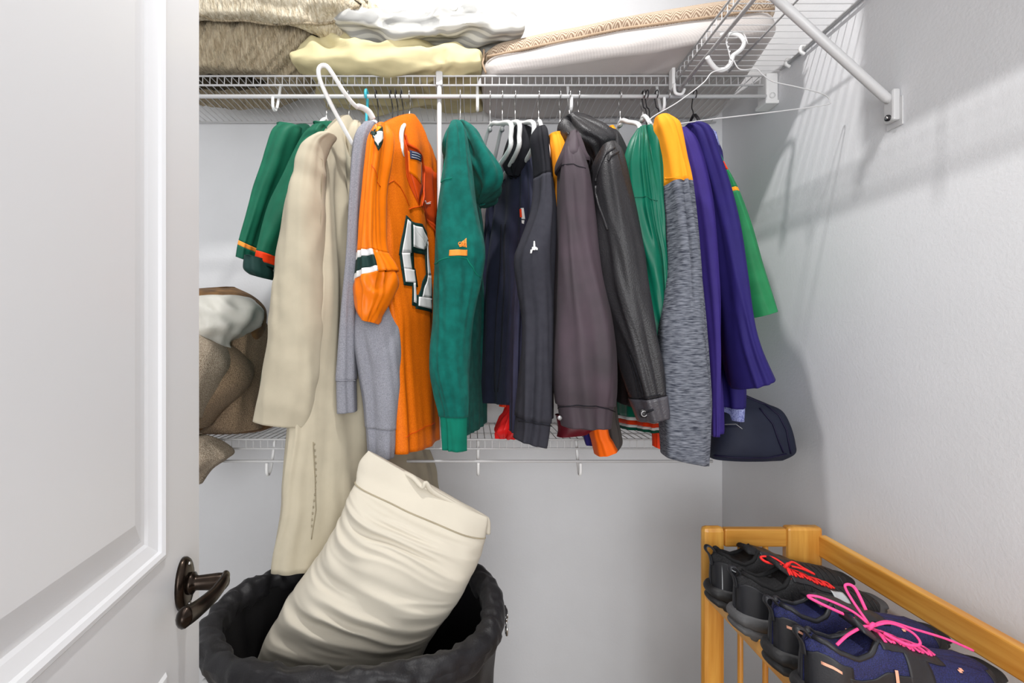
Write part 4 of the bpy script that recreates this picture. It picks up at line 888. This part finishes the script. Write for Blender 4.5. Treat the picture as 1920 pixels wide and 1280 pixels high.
MB().tube([PS.pt(.02 + .46 * k / 60, 3.0, .0006) for k in range(61)], .0016, 6).obj('hem_seam', fab('cream_seam', (160, 150, 128)), g)
fl = Sleeve([(756, 882, 776, 892, .01), (776, 890, 812, 916, .02), (800, 906, 850, 934, .02), (850, 934, 905, 966, .02), (893, 962, 915, 985, .018), (900, 985, 914, 1005, .01)], 1.09, fold=.004, wr=.004, seed=81)
MB().tube(smooth_path([P(758, 886, 1.10), P(775, 895, 1.085), (P(792, 912, 1.075)), P(798, 905, 1.075), P(812, 922, 1.08), P(850, 944, 1.09), P(888, 968, 1.10), P(912, 972, 1.11), P(914, 1000, 1.115)], 6), .007, 10, flat=.7).obj('hem_fold', M_pil, g)

# ------------------------------------------------------------------ shoe rack
M_wood = wood('honey_wood_upright', (40, 40, 3)); M_wx = wood('honey_wood_cross', (3, 40, 40)); M_wy = wood('honey_wood_long', (40, 3, 40)); M_woodd = M_wy
def Z(z): return ZC + z
RY = 1.16
rk = thing('shoe_rack', 'honey coloured wooden shoe rack along the right wall', 'rack', (.70, .7, 0))
def wb(name, a, b, bev=.004, m=None):
    m = M_wx if name == 'end_rail' else M_wy if name in ('back_rail', 'front_rail', 'back_support') else M_wood
    return MB().box(a, b).obj(name, m, rk, bevel=bev)
zt = Z(-.447)
wb('post', (.552, RY, .0), (.604, RY + .026, zt + .004), .011); wb('post', (.752, RY, .0), (.836, RY + .026, zt + .004), .007)
wb('end_rail', (.604, RY + .003, zt - .044), (.752, RY + .022, zt))
wb('end_rail', (.604, RY + .004, .10), (.752, RY + .022, .145))
for x in (.645, .705): MB().tube([(x, RY + .012, .14), (x, RY + .012, zt - .04)], .0065, 12).obj('spindle', M_wood, rk)
wb('post', (.552, .20, .0), (.604, .226, zt + .004), .008); wb('post', (.752, .20, .0), (.836, .226, zt + .004), .008)
wb('end_rail', (.604, .203, zt - .044), (.752, .222, zt))
wb('back_rail', (.826, .22, Z(-.512)), (.846, RY + .006, Z(-.462)), .003)
wb('front_rail', (.556, .22, Z(-.612)), (.574, RY + .002, Z(-.577)), .003)
wb('back_support', (.806, .22, Z(-.64)), (.824, RY + .002, Z(-.605)), .003)
for tier in (-.592, -.95):
    for k in range(3 if tier > -.9 else 5):
        x0 = .575 + k * .05
        MB().box((x0, .22, Z(tier) - .012), (x0 + (.05 if tier > -.9 else .04), RY, Z(tier))).obj('shelf_slat', M_woodd, rk, bevel=.002)

# ------------------------------------------------------------------ shoes
M_sole = mat('dark_grey_rubber', (84, 84, 86), .6, amt=.1, sc=40, bump=.2, bsc=200)
M_soleb = mat('black_rubber', (36, 36, 38), .55, amt=.1, sc=40, bump=.2, bsc=200)
M_knit = mat('black_knit', (40, 40, 43), .8, rgb2=(24, 24, 26), kind='vor', sc=420, bump=.5, bsc=700)
M_bluek = mat('navy_mesh', (34, 40, 98), .7, rgb2=(20, 24, 58), kind='vor', sc=650, bump=.5, bsc=500)
M_over = mat('black_overlay', (34, 35, 40), .5, amt=.1, bump=.1)
M_inside = mat('shoe_lining', (20, 20, 22), .9, amt=.1, bump=.2)
M_redl = mat('red_lace', (240, 36, 32), .7, amt=.1, sc=300, bump=.3, bsc=900)
M_pinkl = mat('pink_lace', (246, 74, 146), .7, amt=.08, sc=300, bump=.3, bsc=900)
M_refl = mat('silver_reflective', (196, 200, 204), .4, amt=.03, bump=0)
M_peach = mat('peach_print', (244, 178, 150), .5, amt=0, bump=0)
def shoe(label, px, py, Y, L, ang, colour, mir, lace, detail, group):
    """running shoe, heel at (px, py), toe along +x; z=0 is the rack shelf"""
    org = Vector((px, Y, py)); ca, sa = math.cos(ang), math.sin(ang)
    g = thing('running_shoe', label, 'shoe', org, group)
    def W(x, y, z): x *= L / .29; return org + Vector((ca * x - sa * y, sa * x + ca * y, z + x * .09))
    HW = [(0, .033), (.12, .036), (.25, .036), (.42, .038), (.6, .046), (.75, .051), (.87, .047), (1, .036)]
    TOPZ = [(0, .116), (.03, .124), (.06, .122), (.12, .108), (.2, .098), (.26, .101), (.33, .117), (.42, .109), (.55, .089), (.66, .075), (.78, .065), (.88, .057), (.95, .048), (1, .036)]
    OW = [(0, 0), (.025, 0), (.05, .016), (.09, .025), (.2, .028), (.27, .026), (.33, .017), (.42, .012), (.6, .008), (.66, .0), (1, 0)]
    SOLT = [(0, .048), (.1, .043), (.3, .036), (.6, .029), (.85, .028), (1, .038)]
    SOLB = [(0, .016), (.06, .004), (.15, 0), (.7, 0), (.85, .006), (1, .024)]
    def I(T, s):
        for i in range(len(T) - 1):
            if s <= T[i + 1][0]:
                t = (s - T[i][0]) / (T[i + 1][0] - T[i][0]); t = t * t * (3 - 2 * t) * .5 + t * .5; return lerp(T[i][1], T[i + 1][1], t)
        return T[-1][1]
    mid_ = lambda s: mir * .008 * math.sin(s * 3.0)
    def hw(s):
        s = max(0, min(1, s)); w_ = I(HW, s)
        if s < .13: w_ *= math.sqrt(max(0, 1 - (1 - s / .13) ** 2)) * .96 + .04
        if s > .84: w_ *= math.sqrt(max(0, 1 - ((s - .84) / .16) ** 2)) * .96 + .04
        return w_
    N = 64
    # sole, in two layers with a lugged lower edge
    def sole(name, m, zl, zh, grow, lug):
        R = []
        for k in range(7):
            t = k / 6; r = []
            out = grow + .004 * math.sin(math.pi * t)
            side = [.5 - .5 * math.cos(math.pi * s / N) for s in range(N + 1)]
            for sgn, seq in ((1, side), (-1, list(reversed(side))[1:-1])):
                for s in seq:
                    x = .29 * (s * 1.02 - .01) + (out if s > .97 else -out if s < .03 else 0)
                    z = lerp(I(SOLB, s) + zl(s), I(SOLB, s) + zh(s), t)
                    if lug and k == 0: z += .004 * (math.sin(s * 75) > 0)
                    r.append(W(x, mid_(s) + sgn * (hw(s) + out), z))
            R.append(r)
        return MB().rings(R).obj(name, m, g)
    sole('outsole', M_soleb if detail != 'red' else M_sole, lambda s: 0, lambda s: (I(SOLT, s) - I(SOLB, s)) * .52, .003, True)
    sole('midsole', colour['mid'], lambda s: (I(SOLT, s) - I(SOLB, s)) * .5, lambda s: (I(SOLT, s) - I(SOLB, s)) * 1.12, .0045, False)
    # upper: arcs with an opening at the ankle
    op = lambda s: 0
    def up(s, q, off=0):     # q: 0 = top edge of the opening, +-1 = where the upper meets the sole on either side
        sg = 1 if q >= 0 else -1; a = (1 - abs(q)) * math.pi / 2
        z0 = I(SOLT, s) - .004; w_ = hw(s); o_ = min(I(OW, s), w_ * .9); h = I(TOPZ, s)
        if o_ > .004: o_ += .0
        yy = o_ + (w_ - o_) * math.cos(a) ** .85 + off * math.cos(a); zz = z0 + (h - z0) * math.sin(a) ** (.85 if s < .36 else .95) + off * math.sin(a)
        return W(.29 * s - (off if s < .03 else 0), mid_(s) + sg * yy, zz)
    def half(sg, name, m, s0, s1, q0=None, q1=1.0, off=0, th=.003):
        R = []; n = max(6, int(70 * (s1 - s0)))
        for i in range(n + 1):
            s = lerp(s0, s1, i / n); s = s if (s1 - s0) < .9 else .5 - .5 * math.cos(math.pi * s); lo = 0 * op(s) if q0 is None else max(q0, op(s))
            R.append([up(s, sg * lerp(lo, q1, j / 16), off) for j in range(17)])
        b = MB(); b.rings(R, closed=False, caps=False); o = b.obj(name, m, g)
        sm = o.modifiers.new('s', 'SOLIDIFY'); sm.thickness = th; sm.offset = -1
        return o
    half(1, 'upper', colour['up'], 0.0, 1.0); half(-1, 'upper', colour['up'], 0.0, 1.0)
    for sg in (1, -1):   # collar edge
        MB().tube([up(s / 60, sg * .0001, .001) for s in range(2, 21)], .0042, 8).obj('collar', colour['col'], g)
    # insole + tongue
    R = [[W(.29 * s, mid_(s) + y * hw(s) * .86, .042 + .006 * s) for y in (-1, -.5, 0, .5, 1)] for s in [.02 + .05 * k for k in range(12)]]
    b = MB(); b.rings(R, closed=False, caps=False); b.obj('insole', M_inside, g)
    R = []
    for k in range(17):
        s = lerp(.67, .24, k / 16); rise = max(0, (.36 - s) / .12); zt_ = I(TOPZ, max(s, .33)) - .003 + (.030 if lace else .012) * rise; wd = lerp(.010, .024, k / 16)
        R.append([W(.29 * s, mid_(s) + wd * math.cos(a), zt_ + (.0035 + .003 * rise) * math.sin(a) - .007 * math.cos(a) ** 2) for a in [2 * math.pi * j / 16 for j in range(16)]])
    MB().rings(R).obj('tongue', colour['tongue'], g)
    # pull tab at the heel
    R = smooth_path([W(.010, 0, .118), W(-.002, 0, .134), W(-.012, 0, .138), W(-.014, 0, .130), W(-.005, 0, .116), W(-.001, 0, .096)], 4)
    MB().tube(R, .0022, 8, flat=3.0, up=(-sa, ca, 0)).obj('heel_tab', colour['over'], g)
    # overlays
    half(-1, 'heel_overlay', colour['over'], .0, .16, .45, 1.0, .0018, .002); half(1, 'heel_overlay', colour['over'], .0, .16, .45, 1.0, .0018, .002)
    half(-1, 'toe_overlay', colour['over'], .90, .995, .35, 1.0, .0014, .0015); half(1, 'toe_overlay', colour['over'], .90, .995, .35, 1.0, .0014, .0015)
    for sg in (1, -1): half(sg, 'eyestay', colour['over'], .33, .67, None, .30, .0018, .002)
    if detail == 'red':
        half(-1, 'reflective_panel', M_refl, .60, .70, .18, 1.0, .0022, .0015)
        half(-1, 'reflective_bar', M_refl, .17, .21, .50, .54, .0026, .001)
        for k in range(5): half(-1, 'knit_rib', M_over, .68 + .045 * k, .685 + .045 * k, 0, .9, .0016, .001)
        for k in range(6): half(-1, 'knit_rib', M_over, .20 + .05 * k, .204 + .05 * k, .45 if k < 4 else .3, .98, .0016, .001)
    elif detail == 'black':
        half(-1, 'reflective_bar', M_refl, .09, .12, .52, .55, .0026, .001); half(-1, 'reflective_bar', M_refl, .03, .036, .5, .98, .0026, .001)
        for k in range(5): half(-1, 'knit_rib', M_over, .68 + .045 * k, .685 + .045 * k, 0, .9, .0016, .001)
    else:
        half(-1, 'side_overlay', colour['over'], .14, .56, .66, 1.0, .0018, .002); half(-1, 'side_overlay', colour['over'], .44, .56, .28, .75, .0018, .002)
        half(-1, 'heel_print', M_peach, .03, .10, .60, .64, .0042, .001)
        half(-1, 'side_mark', M_peach, .36, .375, .60, .86, .0042, .001); half(-1, 'side_mark', M_peach, .375, .42, .80, .86, .0042, .001)
        half(-1, 'toe_mark', M_peach, .735, .75, .30, .36, .002, .001); half(-1, 'toe_mark', M_peach, .72, .735, .34, .40, .002, .001)
    if lace:
        for k in range(6):
            s = lerp(.36, .62, k / 5); s2 = s + .04; q = .12
            for sg in (1, -1):
                a, c = up(s, sg * q, .004), up(min(s2, .66), -sg * q * .9, .004); m_ = (a + c) / 2 + Vector((0, 0, .004))
                MB().tube(smooth_path([a, m_, c], 4), .0024, 8, flat=.6).obj('lace', lace, g)
        K = W(.29 * .345, mid_(.35), I(TOPZ, .36) + .014)
        MB().tube(smooth_path([K + Vector((-.006, -.004, 0)), K + Vector((0, -.004, .006)), K + Vector((.006, .003, .001)), K + Vector((0, .005, -.003))], 4, closed=True), .0034, 8, closed=True).obj('lace_knot', lace, g)
        loops = colour['loops']
        for lp_ in loops:
            MB().tube(smooth_path([K] + [K + Vector(v) for v in lp_], 7), .0025, 8, flat=.75).obj('lace_bow', lace, g)
    return g
blk = dict(up=M_knit, mid=M_soleb, over=M_over, col=M_inside, tongue=M_knit, loops=[])
blk2 = dict(blk, mid=M_sole, loops=[[(-.02, .012, .012), (-.04, .02, .01), (-.035, .01, .004), (-.01, .0, .002)], [(.0, -.012, -.006), (.004, -.02, -.022), (.003, -.024, -.038)], [(-.005, -.014, -.004), (-.006, -.022, -.018), (-.006, -.026, -.03)], [(.018, .01, .004), (.034, .004, -.004), (.05, -.008, -.012), (.03, -.004, -.004), (.01, 0, 0)]])
nav = dict(up=M_bluek, mid=M_soleb, over=M_over, col=M_over, tongue=M_over, loops=[])
nav2 = dict(nav, loops=[[(-.02, .012, .018), (-.055, .03, .03), (-.075, .036, .03), (-.06, .028, .022), (-.02, .008, .008)], [(-.012, .022, .030), (-.018, .03, .05), (-.004, .028, .048), (.002, .012, .02)],
                        [(-.02, -.01, .006), (-.05, -.018, -.002), (-.072, -.024, -.014)], [(.03, .0, .006), (.058, -.008, -.004), (.062, -.018, -.016), (.04, -.02, -.016), (.012, -.01, -.004)], [(.03, .004, .006), (.07, .0, -.004), (.115, -.006, -.016), (.15, -.012, -.03)]])
GS = 'running shoes on the rack'
shz = Z(-.591)
shoe('all-black knit running shoe at the far end of the rack', .534, shz, 1.085, .300, .03, blk, 1, None, 'black', GS)
shoe('black running shoe with red laces and thick grey sole', .534, shz, .985, .292, .06, blk2, -1, M_redl, 'red', GS)
shoe('navy mesh running shoe half hidden behind the pink-laced one', .536, shz, .868, .305, .06, nav, 1, None, 'navy', GS)
shoe('navy mesh running shoe with bright pink laces, nearest the viewer', .528, shz, .775, .305, .06, nav2, -1, M_pinkl, 'navy', GS)
